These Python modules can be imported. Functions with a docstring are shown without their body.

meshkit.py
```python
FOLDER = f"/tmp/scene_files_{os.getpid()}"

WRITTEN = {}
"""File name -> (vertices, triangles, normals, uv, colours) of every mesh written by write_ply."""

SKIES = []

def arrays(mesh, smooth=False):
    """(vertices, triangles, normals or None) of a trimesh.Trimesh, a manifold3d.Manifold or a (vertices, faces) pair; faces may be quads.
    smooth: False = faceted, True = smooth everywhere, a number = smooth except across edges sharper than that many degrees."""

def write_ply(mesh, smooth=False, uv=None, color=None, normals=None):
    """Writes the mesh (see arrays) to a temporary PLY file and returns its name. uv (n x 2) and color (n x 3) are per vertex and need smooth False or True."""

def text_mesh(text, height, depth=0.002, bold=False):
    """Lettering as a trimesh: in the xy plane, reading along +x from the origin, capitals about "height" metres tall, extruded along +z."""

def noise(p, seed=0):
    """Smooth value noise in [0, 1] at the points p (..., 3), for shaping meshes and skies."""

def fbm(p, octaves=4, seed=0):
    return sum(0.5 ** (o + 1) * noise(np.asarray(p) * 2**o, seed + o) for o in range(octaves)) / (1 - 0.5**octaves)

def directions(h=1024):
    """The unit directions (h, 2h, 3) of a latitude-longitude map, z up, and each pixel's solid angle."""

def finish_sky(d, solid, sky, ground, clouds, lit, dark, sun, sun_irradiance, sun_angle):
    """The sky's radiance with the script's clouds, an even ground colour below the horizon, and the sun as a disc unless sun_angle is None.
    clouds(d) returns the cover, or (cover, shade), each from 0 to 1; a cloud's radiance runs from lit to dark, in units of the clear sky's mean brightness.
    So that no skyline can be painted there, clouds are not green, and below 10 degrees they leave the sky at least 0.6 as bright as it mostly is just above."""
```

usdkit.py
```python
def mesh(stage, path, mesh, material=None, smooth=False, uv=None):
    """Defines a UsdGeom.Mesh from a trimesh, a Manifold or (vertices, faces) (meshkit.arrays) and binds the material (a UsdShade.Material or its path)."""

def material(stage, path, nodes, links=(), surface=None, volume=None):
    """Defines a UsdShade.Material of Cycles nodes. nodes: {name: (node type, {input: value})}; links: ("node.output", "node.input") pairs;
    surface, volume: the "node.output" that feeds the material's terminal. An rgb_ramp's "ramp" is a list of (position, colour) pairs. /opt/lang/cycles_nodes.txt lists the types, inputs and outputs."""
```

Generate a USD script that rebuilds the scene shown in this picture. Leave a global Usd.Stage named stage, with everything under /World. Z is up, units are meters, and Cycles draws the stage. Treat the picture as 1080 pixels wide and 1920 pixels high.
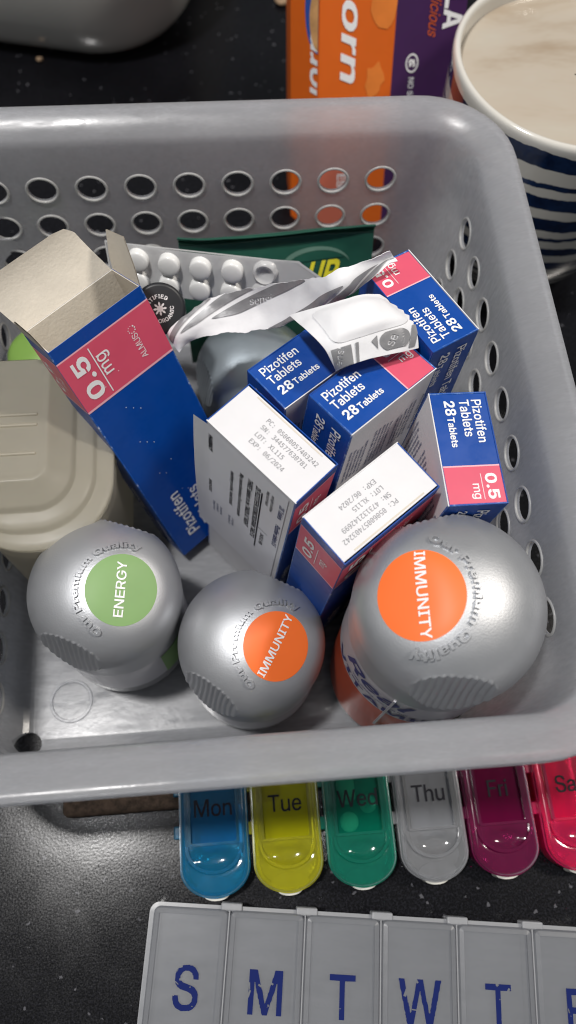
import glob, math
import numpy as np, trimesh, manifold3d as m3, usdkit, meshkit
import shapely, shapely.geometry as sg, shapely.affinity as sa
from PIL import Image, ImageDraw, ImageFont
from pxr import Usd, UsdGeom, UsdLux, UsdShade, Gf, Sdf

stage = Usd.Stage.CreateInMemory()
UsdGeom.SetStageUpAxis(stage, UsdGeom.Tokens.z)
UsdGeom.SetStageMetersPerUnit(stage, 1.0)
UsdGeom.Xform.Define(stage, '/World')
rng = np.random.default_rng(7)

# ------------------------------------------------------------------ camera
EYE_H = 0.39                                   # lens above the worktop
CAM = np.array([[0.99649, -0.07771, 0.03112], [-0.05966, -0.92006, -0.38722], [0.05872, 0.38400, -0.92146]])
EYE = np.array([0, 0, EYE_H])
cam = UsdGeom.Camera.Define(stage, '/World/camera')
cam.CreateHorizontalApertureAttr(27.0); cam.CreateVerticalApertureAttr(48.0)
cam.CreateFocalLengthAttr(36.25)
cam.CreateClippingRangeAttr(Gf.Vec2f(0.01, 50))
_x = Gf.Matrix4d(1)
for i, (row, s) in enumerate(((0, 1), (1, -1), (2, -1))):
    _x.SetRow(i, Gf.Vec4d(*(s * CAM[row]), 0))
_x.SetRow(3, Gf.Vec4d(*EYE, 1))
cam.AddTransformOp().Set(_x)
cam.CreateFocusDistanceAttr(0.30); cam.CreateFStopAttr(10.0)
cam.CreateExposureAttr(0.0)

# ------------------------------------------------------------------ light: a kitchen ceiling lamp, a second one, the dim room
def disk(name, pos, target, radius, power, color):
    l = UsdLux.DiskLight.Define(stage, '/World/' + name)
    l.CreateRadiusAttr(radius); l.CreateIntensityAttr(power); l.CreateColorAttr(Gf.Vec3f(*color))
    l.CreateNormalizeAttr(True)
    z = np.array(pos, float) - np.array(target, float); z /= np.linalg.norm(z)
    x = np.cross([0, 1, 0.01], z); x /= np.linalg.norm(x); y = np.cross(z, x)
    m = Gf.Matrix4d(1)
    for i, a in enumerate((x, y, z)): m.SetRow(i, Gf.Vec4d(*a, 0))
    m.SetRow(3, Gf.Vec4d(*pos, 1)); l.AddTransformOp().Set(m)
    return l
disk('ceiling_lamp', (-0.39, 0.15, 1.70), (0.03, 0.12, 0.0), 0.065, 7.2, (1.0, 0.98, 0.96))
disk('second_lamp', (0.95, 0.22, 1.50), (0.05, 0.15, 0.0), 0.11, 4.6, (1.0, 0.93, 0.84))
dome = UsdLux.DomeLight.Define(stage, '/World/room_light')
dm = usdkit.material(stage, '/World/Looks/room_light', {'b': ('background_shader', {'color': (0.88, 0.94, 1.0), 'strength': 0.17})}, surface='b.background')
UsdShade.MaterialBindingAPI.Apply(dome.GetPrim()).Bind(dm)

def at(x, y, z):
    """the point at height z on the sight line through photograph pixel (x, y)"""
    d = CAM.T @ np.array([x - 540, y - 960, 1450.0])
    return EYE + d * ((z - EYE_H) / d[2])

# ------------------------------------------------------------------ prims
_used = {}
def numbered(parent, name):
    k = (parent, name); n = _used.get(k, 0); _used[k] = n + 1
    return name if n == 0 else f'{name}_{n:03d}'
def path_of(parent): return '/World' if parent is None else str(parent.GetPath())
def thing(name, label, cat, group=None, mat4=None):
    p = '/World/' + numbered('/World', name)
    x = UsdGeom.Xform.Define(stage, p)
    if mat4 is not None: x.AddTransformOp().Set(Gf.Matrix4d(*np.asarray(mat4, float).T.ravel()))
    tag(x.GetPrim(), label, cat, group)
    return x.GetPrim()
def tag(o, label=None, cat=None, group=None, kind=None):
    for k, v in (('label', label), ('category', cat), ('group', group), ('kind', kind)):
        if v: o.SetCustomDataByKey(k, v)
    return o
def part(name, mesh, mat, parent=None, smooth=False, label=None):
    p = path_of(parent) + '/' + numbered(path_of(parent), name)
    o = usdkit.mesh(stage, p, mesh, mat, smooth=smooth).GetPrim()
    if label: tag(o, label)
    return o
def frame(pos, R):
    m = np.eye(4); m[:3, :3] = R; m[:3, 3] = pos; return m
def rotz(a):
    c, s = math.cos(a), math.sin(a); return np.array([[c, -s, 0], [s, c, 0], [0, 0, 1.0]])

# ------------------------------------------------------------------ materials
def plain(name, base, rough=0.5, metallic=0.0, var=0.0, vscale=40, bump=0.0, bscale=400, coat=0.0, trans=0.0, ior=1.5, rvar=0.0, extra=None):
    n = {'p': ('principled_bsdf', {'base_color': base, 'roughness': rough, 'metallic': metallic, 'coat_weight': coat, 'coat_roughness': 0.12, 'transmission_weight': trans, 'ior': ior, **(extra or {})}),
         'g': ('texture_coordinate', {})}
    l = []
    if var:
        n['n'] = ('noise_texture', {'scale': vscale, 'detail': 5.0, 'roughness': 0.6}); l.append(('g.object', 'n.vector'))
        n['r'] = ('rgb_ramp', {'ramp': [(0.3, tuple(c * (1 - var) for c in base)), (0.7, tuple(min(1, c * (1 + var)) for c in base))]})
        l += [('n.fac', 'r.fac'), ('r.color', 'p.base_color')]
    if rvar:
        n['n2'] = ('noise_texture', {'scale': vscale * 1.7, 'detail': 6.0, 'roughness': 0.65}); l.append(('g.object', 'n2.vector'))
        n['mr'] = ('map_range', {'from_min': 0.3, 'from_max': 0.7, 'to_min': max(0.02, rough - rvar), 'to_max': rough + rvar, 'clamp': True})
        l += [('n2.fac', 'mr.value'), ('mr.result', 'p.roughness')]
    if bump:
        n['nb'] = ('noise_texture', {'scale': bscale, 'detail': 3.0}); l.append(('g.object', 'nb.vector'))
        n['b'] = ('bump', {'strength': bump, 'distance': 0.0006}); l += [('nb.fac', 'b.height'), ('b.normal', 'p.normal')]
    return usdkit.material(stage, '/World/Looks/' + name, n, l, surface='p.BSDF')

M = {}
def milky(name, base, rough, trl, tmix, trans=0.25, var=0.06, bump=0.05, bscale=900, rvar=0.06, clear=0.0):
    """milky plastic: glossy skin, light scattered through"""
    n = {'g': ('texture_coordinate', {}), 'n': ('noise_texture', {'scale': 22.0, 'detail': 5.0, 'roughness': 0.6}), 'r': ('rgb_ramp', {'ramp': [(0.3, tuple(c * (1 - var) for c in base)), (0.7, tuple(c * (1 + var) for c in base))]}),
         'n2': ('noise_texture', {'scale': 45.0, 'detail': 6.0, 'roughness': 0.65}), 'mr': ('map_range', {'from_min': 0.3, 'from_max': 0.7, 'to_min': rough - rvar, 'to_max': rough + rvar, 'clamp': True}),
         'nb': ('noise_texture', {'scale': float(bscale), 'detail': 3.0}), 'b': ('bump', {'strength': bump, 'distance': 0.0005}),
         'p': ('principled_bsdf', {'transmission_weight': trans, 'ior': 1.46}), 't': ('translucent_bsdf', {'color': trl}), 'm': ('mix_closure', {'fac': tmix}), 'c': ('transparent_bsdf', {'color': (0.93, 0.94, 0.96)}), 'm2': ('mix_closure', {'fac': clear}), 'mp': ('mapping', {'scale': (1.0, 4.0, 1.0), 'rotation': (0.0, 0.0, 0.7)})}
    l = [('g.object', 'n.vector'), ('g.object', 'mp.vector'), ('mp.vector', 'n2.vector'), ('m.closure', 'm2.closure1'), ('c.BSDF', 'm2.closure2'), ('g.object', 'nb.vector'), ('n.fac', 'r.fac'), ('r.color', 'p.base_color'), ('n2.fac', 'mr.value'), ('mr.result', 'p.roughness'), ('nb.fac', 'b.height'), ('b.normal', 'p.normal'), ('p.BSDF', 'm.closure1'), ('t.BSDF', 'm.closure2')]
    return usdkit.material(stage, '/World/Looks/' + name, n, l, surface='m2.closure')
M['frosted'] = milky('frosted', (0.66, 0.67, 0.70), 0.24, (0.84, 0.85, 0.88), 0.27, trans=0.60, rvar=0.13, bump=0.08, bscale=350, clear=0.20)
M['frosted_edge_glow'] = milky('frosted_edge_glow', (0.60, 0.60, 0.59), 0.33, (0.75, 0.75, 0.74), 0.30, trans=0.25)  # milkier than the wall: edge glow round the holes put into the colour
M['blue'] = plain('blue', (0.002, 0.055, 0.30), 0.36, var=0.07, bump=0.14, bscale=110, rvar=0.10)
M['worn_fold'] = usdkit.material(stage, '/World/Looks/worn_fold', {'g': ('texture_coordinate', {}), 'n': ('noise_texture', {'scale': 330.0, 'detail': 4.0, 'roughness': 0.7}), 'r': ('rgb_ramp', {'ramp': [(0.50, (0.006, 0.075, 0.34)), (0.62, (0.10, 0.20, 0.46)), (0.72, (0.55, 0.58, 0.68))]}), 'p': ('principled_bsdf', {'roughness': 0.38})}, [('g.object', 'n.vector'), ('n.fac', 'r.fac'), ('r.color', 'p.base_color')], surface='p.BSDF')
M['pink'] = plain('pink', (0.64, 0.085, 0.145), 0.40, var=0.05, bump=0.05, bscale=300)
M['pale_pink'] = plain('pale_pink', (0.80, 0.42, 0.47), 0.45)
M['white_card'] = plain('white_card', (0.67, 0.665, 0.685), 0.5, var=0.04, bump=0.08, bscale=500)
M['grey_board'] = plain('grey_board', (0.60, 0.55, 0.47), 0.75, var=0.07, vscale=60, bump=0.25, bscale=700)
M['label_paper'] = plain('label_paper', (0.72, 0.72, 0.76), 0.5, var=0.03)
M['print_white'] = plain('print_white', (0.80, 0.80, 0.80), 0.45)
M['print_grey'] = plain('print_grey', (0.25, 0.25, 0.265), 0.7)
M['print_dark'] = plain('print_dark', (0.022, 0.022, 0.028), 0.75, extra={'specular_ior_level': 0.12})
M['print_navy'] = plain('print_navy', (0.02, 0.035, 0.14), 0.6)
M['print_brown'] = plain('print_brown', (0.16, 0.12, 0.09), 0.7)
M['silver'] = plain('silver', (0.49, 0.50, 0.52), 0.46, metallic=0.75, var=0.06, vscale=18, bump=0.10, bscale=1500, rvar=0.06)
M['dark_silver'] = plain('dark_silver', (0.36, 0.41, 0.45), 0.36, metallic=0.7, var=0.1, vscale=18, bump=0.1, bscale=1500)
M['orange_sticker'] = plain('orange_sticker', (0.86, 0.155, 0.022), 0.5, var=0.03)
M['green_sticker'] = plain('green_sticker', (0.20, 0.345, 0.125), 0.55, var=0.04)
M['lime'] = plain('lime', (0.16, 0.29, 0.055), 0.5, var=0.05)
M['white_band'] = plain('white_band', (0.50, 0.49, 0.52), 0.35, var=0.05, coat=0.4)
M['orange_band'] = plain('orange_band', (0.55, 0.085, 0.03), 0.3, var=0.15, vscale=30, coat=0.5)
M['amber_plastic'] = plain('amber_plastic', (0.30, 0.30, 0.31), 0.25, var=0.08, coat=0.3)
M['script_blue'] = plain('script_blue', (0.035, 0.04, 0.16), 0.5)
M['opaque_box'] = milky('opaque_box', (0.56, 0.53, 0.45), 0.40, (0.85, 0.81, 0.70), 0.40, trans=0.40, clear=0.14)
M['ceramic'] = plain('ceramic', (0.62, 0.60, 0.55), 0.14, var=0.02, coat=0.6)
M['dish_ceramic'] = plain('dish_ceramic', (0.68, 0.665, 0.615), 0.12, var=0.04, vscale=8, coat=0.6)
M['pack_orange'] = plain('pack_orange', (0.66, 0.12, 0.008), 0.42, var=0.06, vscale=14, bump=0.2, bscale=60)
M['pack_amber'] = plain('pack_amber', (0.72, 0.20, 0.03), 0.45, var=0.1, vscale=60)
M['pack_purple'] = plain('pack_purple', (0.048, 0.014, 0.075), 0.4, var=0.08, bump=0.2, bscale=60)
M['pack_salmon'] = plain('pack_salmon', (0.50, 0.13, 0.08), 0.45)
M['pack_blue'] = plain('pack_blue', (0.03, 0.08, 0.36), 0.45)
M['biscuit'] = plain('biscuit', (0.62, 0.33, 0.13), 0.6, var=0.3, vscale=90)
M['script_orange'] = plain('script_orange', (0.55, 0.09, 0.01), 0.5)
M['green_foil'] = plain('green_foil', (0.014, 0.080, 0.054), 0.40, var=0.12, vscale=20, bump=0.15, bscale=120, coat=0.15)
M['pale_green'] = plain('pale_green', (0.10, 0.19, 0.15), 0.5, var=0.1)
M['yellow_print'] = plain('yellow_print', (0.68, 0.62, 0.03), 0.5)
M['black_foil'] = plain('black_foil', (0.018, 0.019, 0.022), 0.42, var=0.2, bump=0.2, bscale=150)
M['tissue'] = plain('tissue', (0.74, 0.74, 0.76), 0.7, var=0.03, bump=0.3, bscale=260)
M['foil_grey'] = plain('foil_grey', (0.27, 0.27, 0.28), 0.4, metallic=0.3, var=0.1, vscale=200)
M['tablet'] = plain('tablet', (0.74, 0.74, 0.73), 0.30, coat=0.4)
M['blister_foil'] = milky('blister_foil', (0.76, 0.76, 0.765), 0.26, (0.9, 0.9, 0.9), 0.35, trans=0.1)
M['cork'] = plain('cork', (0.115, 0.075, 0.05), 0.8, var=0.55, vscale=420, bump=0.5, bscale=500)
M['crumb'] = plain('crumb', (0.30, 0.20, 0.12), 0.8, var=0.3, vscale=300)
M['organizer'] = milky('organizer', (0.36, 0.37, 0.39), 0.26, (0.6, 0.61, 0.64), 0.30, bump=0.02, clear=0.48)
M['organizer_tray'] = milky('organizer_tray', (0.50, 0.51, 0.53), 0.28, (0.7, 0.71, 0.74), 0.30, bump=0.02, clear=0.10)
M['print_blue'] = plain('print_blue', (0.006, 0.014, 0.10), 0.7, extra={'specular_ior_level': 0.12})
M['white_plastic'] = plain('white_plastic', (0.62, 0.61, 0.56), 0.3)
M['pill_green'] = plain('pill_green', (0.86, 0.87, 0.82), 0.5)
POD = {'Mon': (0.0, 0.25, 0.47), 'Tue': (0.60, 0.58, 0.01), 'Wed': (0.0, 0.30, 0.20), 'Thu': (0.42, 0.43, 0.45), 'Fri': (0.27, 0.004, 0.095), 'Sat': (0.80, 0.012, 0.135)}
for k, c in POD.items():
    M['pod_' + k] = plain('pod_' + k, c, 0.16, var=0.04, trans=0.62, ior=1.49, rvar=0.05, bump=0.05, bscale=300)
    M['pane_' + k] = usdkit.material(stage, '/World/Looks/pane_' + k, {'t': ('transparent_bsdf', {'color': tuple(min(1, 0.42 + 1.1 * x) for x in c)}), 'p': ('principled_bsdf', {'base_color': tuple(0.8 * x for x in c), 'roughness': 0.12}), 'm': ('mix_closure', {'fac': 0.24})}, [('t.BSDF', 'm.closure1'), ('p.BSDF', 'm.closure2')], surface='m.closure')
    M['lid_' + k] = plain('lid_' + k, tuple(min(1, x * 1.1 + 0.01) for x in c), 0.10, trans=0.75, ior=1.49, rvar=0.04)

def worktop_material():
    n = {'g': ('texture_coordinate', {}),
         'v': ('voronoi_texture', {'scale': 330.0, 'feature': 'f1', 'randomness': 1.0}),
         'vn': ('noise_texture', {'scale': 260.0, 'detail': 3.0, 'roughness': 0.7}),
         'add': ('mix_color', {'blend_type': 'add', 'fac': 0.0045}),
         'vc': ('separate_color', {}),
         'pick': ('math', {'math_type': 'greater_than', 'value2': 0.92}),
         'near': ('math', {'math_type': 'less_than', 'value2': 0.25}),
         'spot': ('math', {'math_type': 'multiply'}),
         'big': ('noise_texture', {'scale': 9.0, 'detail': 6.0, 'roughness': 0.6}),
         'bigr': ('rgb_ramp', {'ramp': [(0.35, (0.0035, 0.0035, 0.0045)), (0.7, (0.008, 0.008, 0.010))]}),
         'fine': ('noise_texture', {'scale': 900.0, 'detail': 2.0}),
         'finer': ('rgb_ramp', {'ramp': [(0.45, (0.6, 0.6, 0.6)), (0.72, (2.2, 2.2, 2.3))]}),
         'mul': ('mix_color', {'blend_type': 'multiply', 'fac': 1.0, 'use_clamp': False}),
         'speck': ('mix_color', {'b': (0.085, 0.085, 0.095)}),
         'smear': ('noise_texture', {'scale': 26.0, 'detail': 7.0, 'roughness': 0.7, 'distortion': 0.6}),
         'rr': ('map_range', {'from_min': 0.3, 'from_max': 0.75, 'to_min': 0.12, 'to_max': 0.19, 'clamp': True}),
         'b': ('bump', {'strength': 0.05, 'distance': 0.0004}),
         'gr': ('noise_texture', {'scale': 1500.0, 'detail': 2.0}), 'ga': ('math', {'math_type': 'multiply_add', 'value2': 0.30, 'value3': -0.13}), 'ra': ('math', {'math_type': 'add'}), 'p': ('principled_bsdf', {'ior': 1.34})}
    l = [('g.object', 'gr.vector'), ('gr.fac', 'ga.value1'), ('rr.result', 'ra.value1'), ('ga.value', 'ra.value2'), ('g.object', 'vn.vector'), ('g.object', 'add.a'), ('vn.color', 'add.b'), ('add.result', 'v.vector'), ('v.color', 'vc.color'), ('vc.r', 'pick.value1'), ('v.distance', 'near.value1'),
         ('pick.value', 'spot.value1'), ('near.value', 'spot.value2'), ('g.object', 'big.vector'), ('big.fac', 'bigr.fac'), ('g.object', 'fine.vector'), ('fine.fac', 'finer.fac'),
         ('bigr.color', 'mul.a'), ('finer.color', 'mul.b'), ('mul.result', 'speck.a'), ('spot.value', 'speck.fac'), ('speck.result', 'p.base_color'),
         ('g.object', 'smear.vector'), ('smear.fac', 'rr.value'), ('ra.value', 'p.roughness'), ('fine.fac', 'b.height'), ('b.normal', 'p.normal')]
    return usdkit.material(stage, '/World/Looks/worktop', n, l, surface='p.BSDF')
M['worktop'] = worktop_material()

# ------------------------------------------------------------------ lettering as shapes
_fonts, _shapes = {}, {}
def font(weight, mono=False):
    k = (weight, mono)
    if k not in _fonts:
        d = glob.glob('/opt/blender-*/*/datafiles/fonts')[0]
        f = ImageFont.truetype(d + ('/DejaVuSansMono.woff2' if mono else '/Inter.woff2'), 88)
        if not mono: f.set_variation_by_axes([32, weight])
        _fonts[k] = f
    return _fonts[k]
def tp(text, h, weight=500, cond=1.0, slant=0.0, mono=False):
    """lettering as a shapely shape, capitals h tall, from the origin along +x"""
    k = (text, weight, mono)
    if k not in _shapes:
        f = font(weight, mono)
        x0, y0, x1, y1 = f.getbbox(text, anchor='ls')
        im = Image.new('L', (x1 - x0 + 8, y1 - y0 + 8))
        ImageDraw.Draw(im).text((4 - x0, 4 - y0), text, 255, f, anchor='ls')
        on = np.pad(np.asarray(im) > 127, ((0, 0), (1, 1))).astype(np.int8)
        r, s = np.nonzero(np.diff(on, axis=1) == 1); e = np.nonzero(np.diff(on, axis=1) == -1)[1]
        g = shapely.union_all(shapely.box(s, -r - 1, e, -r)).buffer(0.7).buffer(-0.7).simplify(0.75)
        _shapes[k] = sa.translate(g, -4, 4 - y0)
    s = h / 64.0
    return sa.affine_transform(_shapes[k], [s * cond, s * slant, 0, s, 0, 0])
def width(p): return p.bounds[2] - p.bounds[0]
def move(p, x, y): return sa.translate(p, x, y)
def rect(x0, y0, x1, y1): return shapely.box(x0, y0, x1, y1)
def rrect(x0, y0, x1, y1, r, n=6): return shapely.box(x0 + r, y0 + r, x1 - r, y1 - r).buffer(r, quad_segs=n)
def ring(r1, r0, n=24): return sg.Point(0, 0).buffer(r1, quad_segs=n).difference(sg.Point(0, 0).buffer(r0, quad_segs=n))
def tri(p):
    """(v2, f) of a shapely shape"""
    vs, fs, k = [], [], 0
    for g in getattr(p, 'geoms', [p]):
        if g.geom_type != 'Polygon' or g.area < 1e-13: continue
        v, f = trimesh.creation.triangulate_polygon(g, engine='earcut')
        vs.append(v); fs.append(f + k); k += len(v)
    if not vs: return np.zeros((0, 2)), np.zeros((0, 3), int)
    return np.vstack(vs), np.vstack(fs)
def dense(v, f, size):
    v3 = np.column_stack([v, np.zeros(len(v))])
    v3, f = trimesh.remesh.subdivide_to_size(v3, f, size, max_iter=8)
    return v3[:, :2], f
def onface(p, O, ex, ey, off=0.0002):
    v, f = tri(p); O, ex, ey = (np.array(a, float) for a in (O, ex, ey)); n = np.cross(ex, ey)
    return O + v[:, :1] * ex + v[:, 1:] * ey + off * n, f
def join(*ms):
    vs, fs, k = [], [], 0
    for m in ms:
        if isinstance(m, trimesh.Trimesh): m = (m.vertices, m.faces)
        elif hasattr(m, 'to_mesh'): mm = m.to_mesh(); m = (mm.vert_properties[:, :3], mm.tri_verts)
        if len(m[0]) == 0: continue
        vs.append(np.asarray(m[0])); fs.append(np.asarray(m[1]) + k); k += len(m[0])
    return np.vstack(vs), np.vstack(fs)
def box(x0, y0, z0, x1, y1, z1):
    return trimesh.creation.box(bounds=[[x0, y0, z0], [x1, y1, z1]])
def rbox(x0, y0, z0, x1, y1, z1, r, n=10):
    """box rounded on all edges"""
    s = m3.Manifold.sphere(r, n * 4)
    parts = [s.translate([x, y, z]) for x in (x0 + r, x1 - r) for y in (y0 + r, y1 - r) for z in (z0 + r, z1 - r)]
    return m3.Manifold.batch_hull(parts)
def prism(p, z0, z1, top=None):
    m = trimesh.creation.extrude_polygon(p, z1 - z0, engine='earcut'); m.apply_translation([0, 0, z0]); return m
def loft(rings, cap0=True, cap1=True):
    """rings: (k, n, 3) closed rings, joined; ends closed by fans"""
    r = np.asarray(rings, float); k, n, _ = r.shape
    v = r.reshape(-1, 3); i = np.arange(n); j = (i + 1) % n; f = []
    for a in range(k - 1):
        b0, b1 = a * n, (a + 1) * n
        f += [np.column_stack([b0 + i, b0 + j, b1 + j]), np.column_stack([b0 + i, b1 + j, b1 + i])]
    for on, a, flip in ((cap0, 0, True), (cap1, k - 1, False)):
        if on:
            c = len(v); v = np.vstack([v, r[a].mean(0)])
            q = np.column_stack([a * n + i, a * n + j, np.full(n, c)]); f.append(q[:, ::-1] if flip else q)
    return v, np.vstack(f)
def lathe(prof, n=96):
    """closed or open profile of (r, z), turned about z"""
    a = np.arange(n) * 2 * math.pi / n
    rings = [np.column_stack([r * np.cos(a), r * np.sin(a), np.full(n, z)]) for r, z in prof]
    return loft(rings, False, False)
def rr_ring(x0, y0, x1, y1, r, d, z, k=10):
    """rounded rectangle offset outwards by d, at height z; always the same number of points"""
    R = max(r + d, 1e-4); pts = []
    for cx, cy, a0 in ((x1 - r, y1 - r, 0), (x0 + r, y1 - r, 90), (x0 + r, y0 + r, 180), (x1 - r, y0 + r, 270)):
        for t in np.linspace(0, 90, k):
            a = math.radians(a0 + t); pts.append((cx + R * math.cos(a), cy + R * math.sin(a), z))
    pts = np.array(pts)
    out = []
    for a, b in zip(pts, np.roll(pts, -1, 0)):
        m = max(1, int(np.linalg.norm(b - a) / 0.02)) if False else 1
        out.append(a)
    return np.array(out)

exec_order = []
# ================================================================== THE SETTING
wt = trimesh.creation.box(bounds=[[-1.6, -0.6, -0.04], [1.6, 1.3, 0.0]])
tag(part('worktop', wt, M['worktop']), 'black speckled glossy kitchen worktop under everything', None, None, 'structure')

# ================================================================== THE BASKET
BX0, BY0, BX1, BY1 = -0.1144, 0.0420, 0.1018, 0.2775     # foot of the walls, inside
CREASE, RIMZ, TAPER, TH = 0.1354, 0.1384, 0.089, 0.0014
def wall_d(z): return TAPER * (z - 0.004)
prof = []                                                  # (offset outwards, z), from the floor up the inside, over the rim and down the outside
for t in np.linspace(0, 1, 6): prof.append((-0.009 + 0.009 * math.sin(t * math.pi / 2), 0.004 + 0.009 - 0.009 * math.cos(t * math.pi / 2)))
for z in np.linspace(0.02, CREASE - 0.003, 8): prof.append((wall_d(z), z))
dc = wall_d(CREASE)
prof += [(dc + 0.0004, CREASE - 0.0006), (dc + 0.0012, CREASE + 0.0006), (dc + 0.0030, CREASE + 0.0023), (dc + 0.0055, CREASE + 0.0040), (dc + 0.0080, CREASE + 0.0053), (dc + 0.0105, CREASE + 0.0063), (dc + 0.0126, CREASE + 0.0068), (dc + 0.0142, CREASE + 0.0067), (dc + 0.0153, CREASE + 0.0060), (dc + 0.0158, CREASE + 0.0048), (dc + 0.0159, CREASE + 0.0022),
         (dc + 0.0154, CREASE + 0.0016), (dc + 0.0147, CREASE + 0.0020), (dc + 0.0143, CREASE + 0.0046), (dc + 0.0126, CREASE + 0.0053), (dc + 0.0080, CREASE + 0.0038), (dc + 0.0042, CREASE + 0.0012), (dc + 0.0020, CREASE - 0.0026)]
for z in np.linspace(CREASE - 0.012, 0.012, 6): prof.append((wall_d(z) + TH, z))
prof += [(TH - 0.001, 0.006), (TH - 0.005, 0.0022), (-0.010, 0.0016)]
CR = 0.012
shell = loft([rr_ring(BX0, BY0, BX1, BY1, CR, d, z, 12) for d, z in prof][::-1])
mm = m3.Manifold(m3.Mesh(np.asarray(shell[0], np.float32), np.asarray(shell[1], np.uint32)))
if mm.status() != m3.Error.NoError or mm.volume() < 0:
    mm = m3.Manifold(m3.Mesh(np.asarray(shell[0], np.float32), np.asarray(shell[1][:, ::-1], np.uint32)))
SP, HR = 0.0229, 0.0060
def bore(axis, sign, c):
    """a hole through a wall with a bevel on the inside face; axis 0 = along x, 1 = along y; sign = outward"""
    a = m3.Manifold.cylinder(0.03, HR, HR, 36).translate([0, 0, -0.012])
    b = m3.Manifold.cylinder(0.0016, HR + 0.0018, HR + 0.0002, 36).translate([0, 0, -0.0008])
    h = (a + b).scale([1.08 if axis == 1 else 1.0, 1.0 if axis == 1 else 1.08, 1])
    if axis == 1: h = h.rotate([-90, 0, 0]) if sign > 0 else h.rotate([90, 0, 0])
    else: h = h.rotate([0, 90, 0]) if sign > 0 else h.rotate([0, -90, 0])
    return h.translate(list(c))
holes = []
rows = [0.1105, 0.0893, 0.0685, 0.0480, 0.0275]
for z in rows:
    off = wall_d(z)
    for k in range(9): holes.append(bore(1, 1, (0.0757 - k * SP, BY1 + off, z)))
    for k in range(9): holes.append(bore(1, -1, (0.0757 - k * SP, BY0 - off, z)))
for i, z in enumerate(rows):
    off = wall_d(z)
    for k in range(9):
        y = 0.2513 - k * 0.02295
        if y < BY0 + 0.012: continue
        holes.append(bore(0, 1, (BX1 + off, y, z)))
        holes.append(bore(0, -1, (BX0 - off, y, z)))
holes.append(m3.Manifold.cylinder(0.02, 0.0062, 0.0062, 24).translate([BX0 + 0.0065, BY0 + 0.0065, -0.008]))   # drain slot in the floor's corner
holes.append(m3.Manifold.cylinder(0.02, 0.0062, 0.0062, 24).translate([BX1 - 0.0065, BY0 + 0.0065, -0.008]))
mm = mm - m3.Manifold.compose(holes) if False else mm - m3.Manifold.batch_boolean(holes, m3.OpType.Add)
bk = thing('storage_basket', 'frosted clear plastic basket with round holes, full of medicine boxes and bottles', 'basket')
part('body', mm, M['frosted'], bk, smooth=32)
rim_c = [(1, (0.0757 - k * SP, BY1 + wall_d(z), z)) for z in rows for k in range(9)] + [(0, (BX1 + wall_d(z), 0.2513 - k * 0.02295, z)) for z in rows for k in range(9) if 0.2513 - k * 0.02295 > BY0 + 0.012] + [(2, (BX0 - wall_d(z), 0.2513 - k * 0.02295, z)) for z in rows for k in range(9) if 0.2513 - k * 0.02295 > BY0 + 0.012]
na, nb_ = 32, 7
aa, bb = np.meshgrid(np.arange(na) * 2 * math.pi / na, np.arange(nb_) * 2 * math.pi / nb_, indexing='ij')
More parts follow.
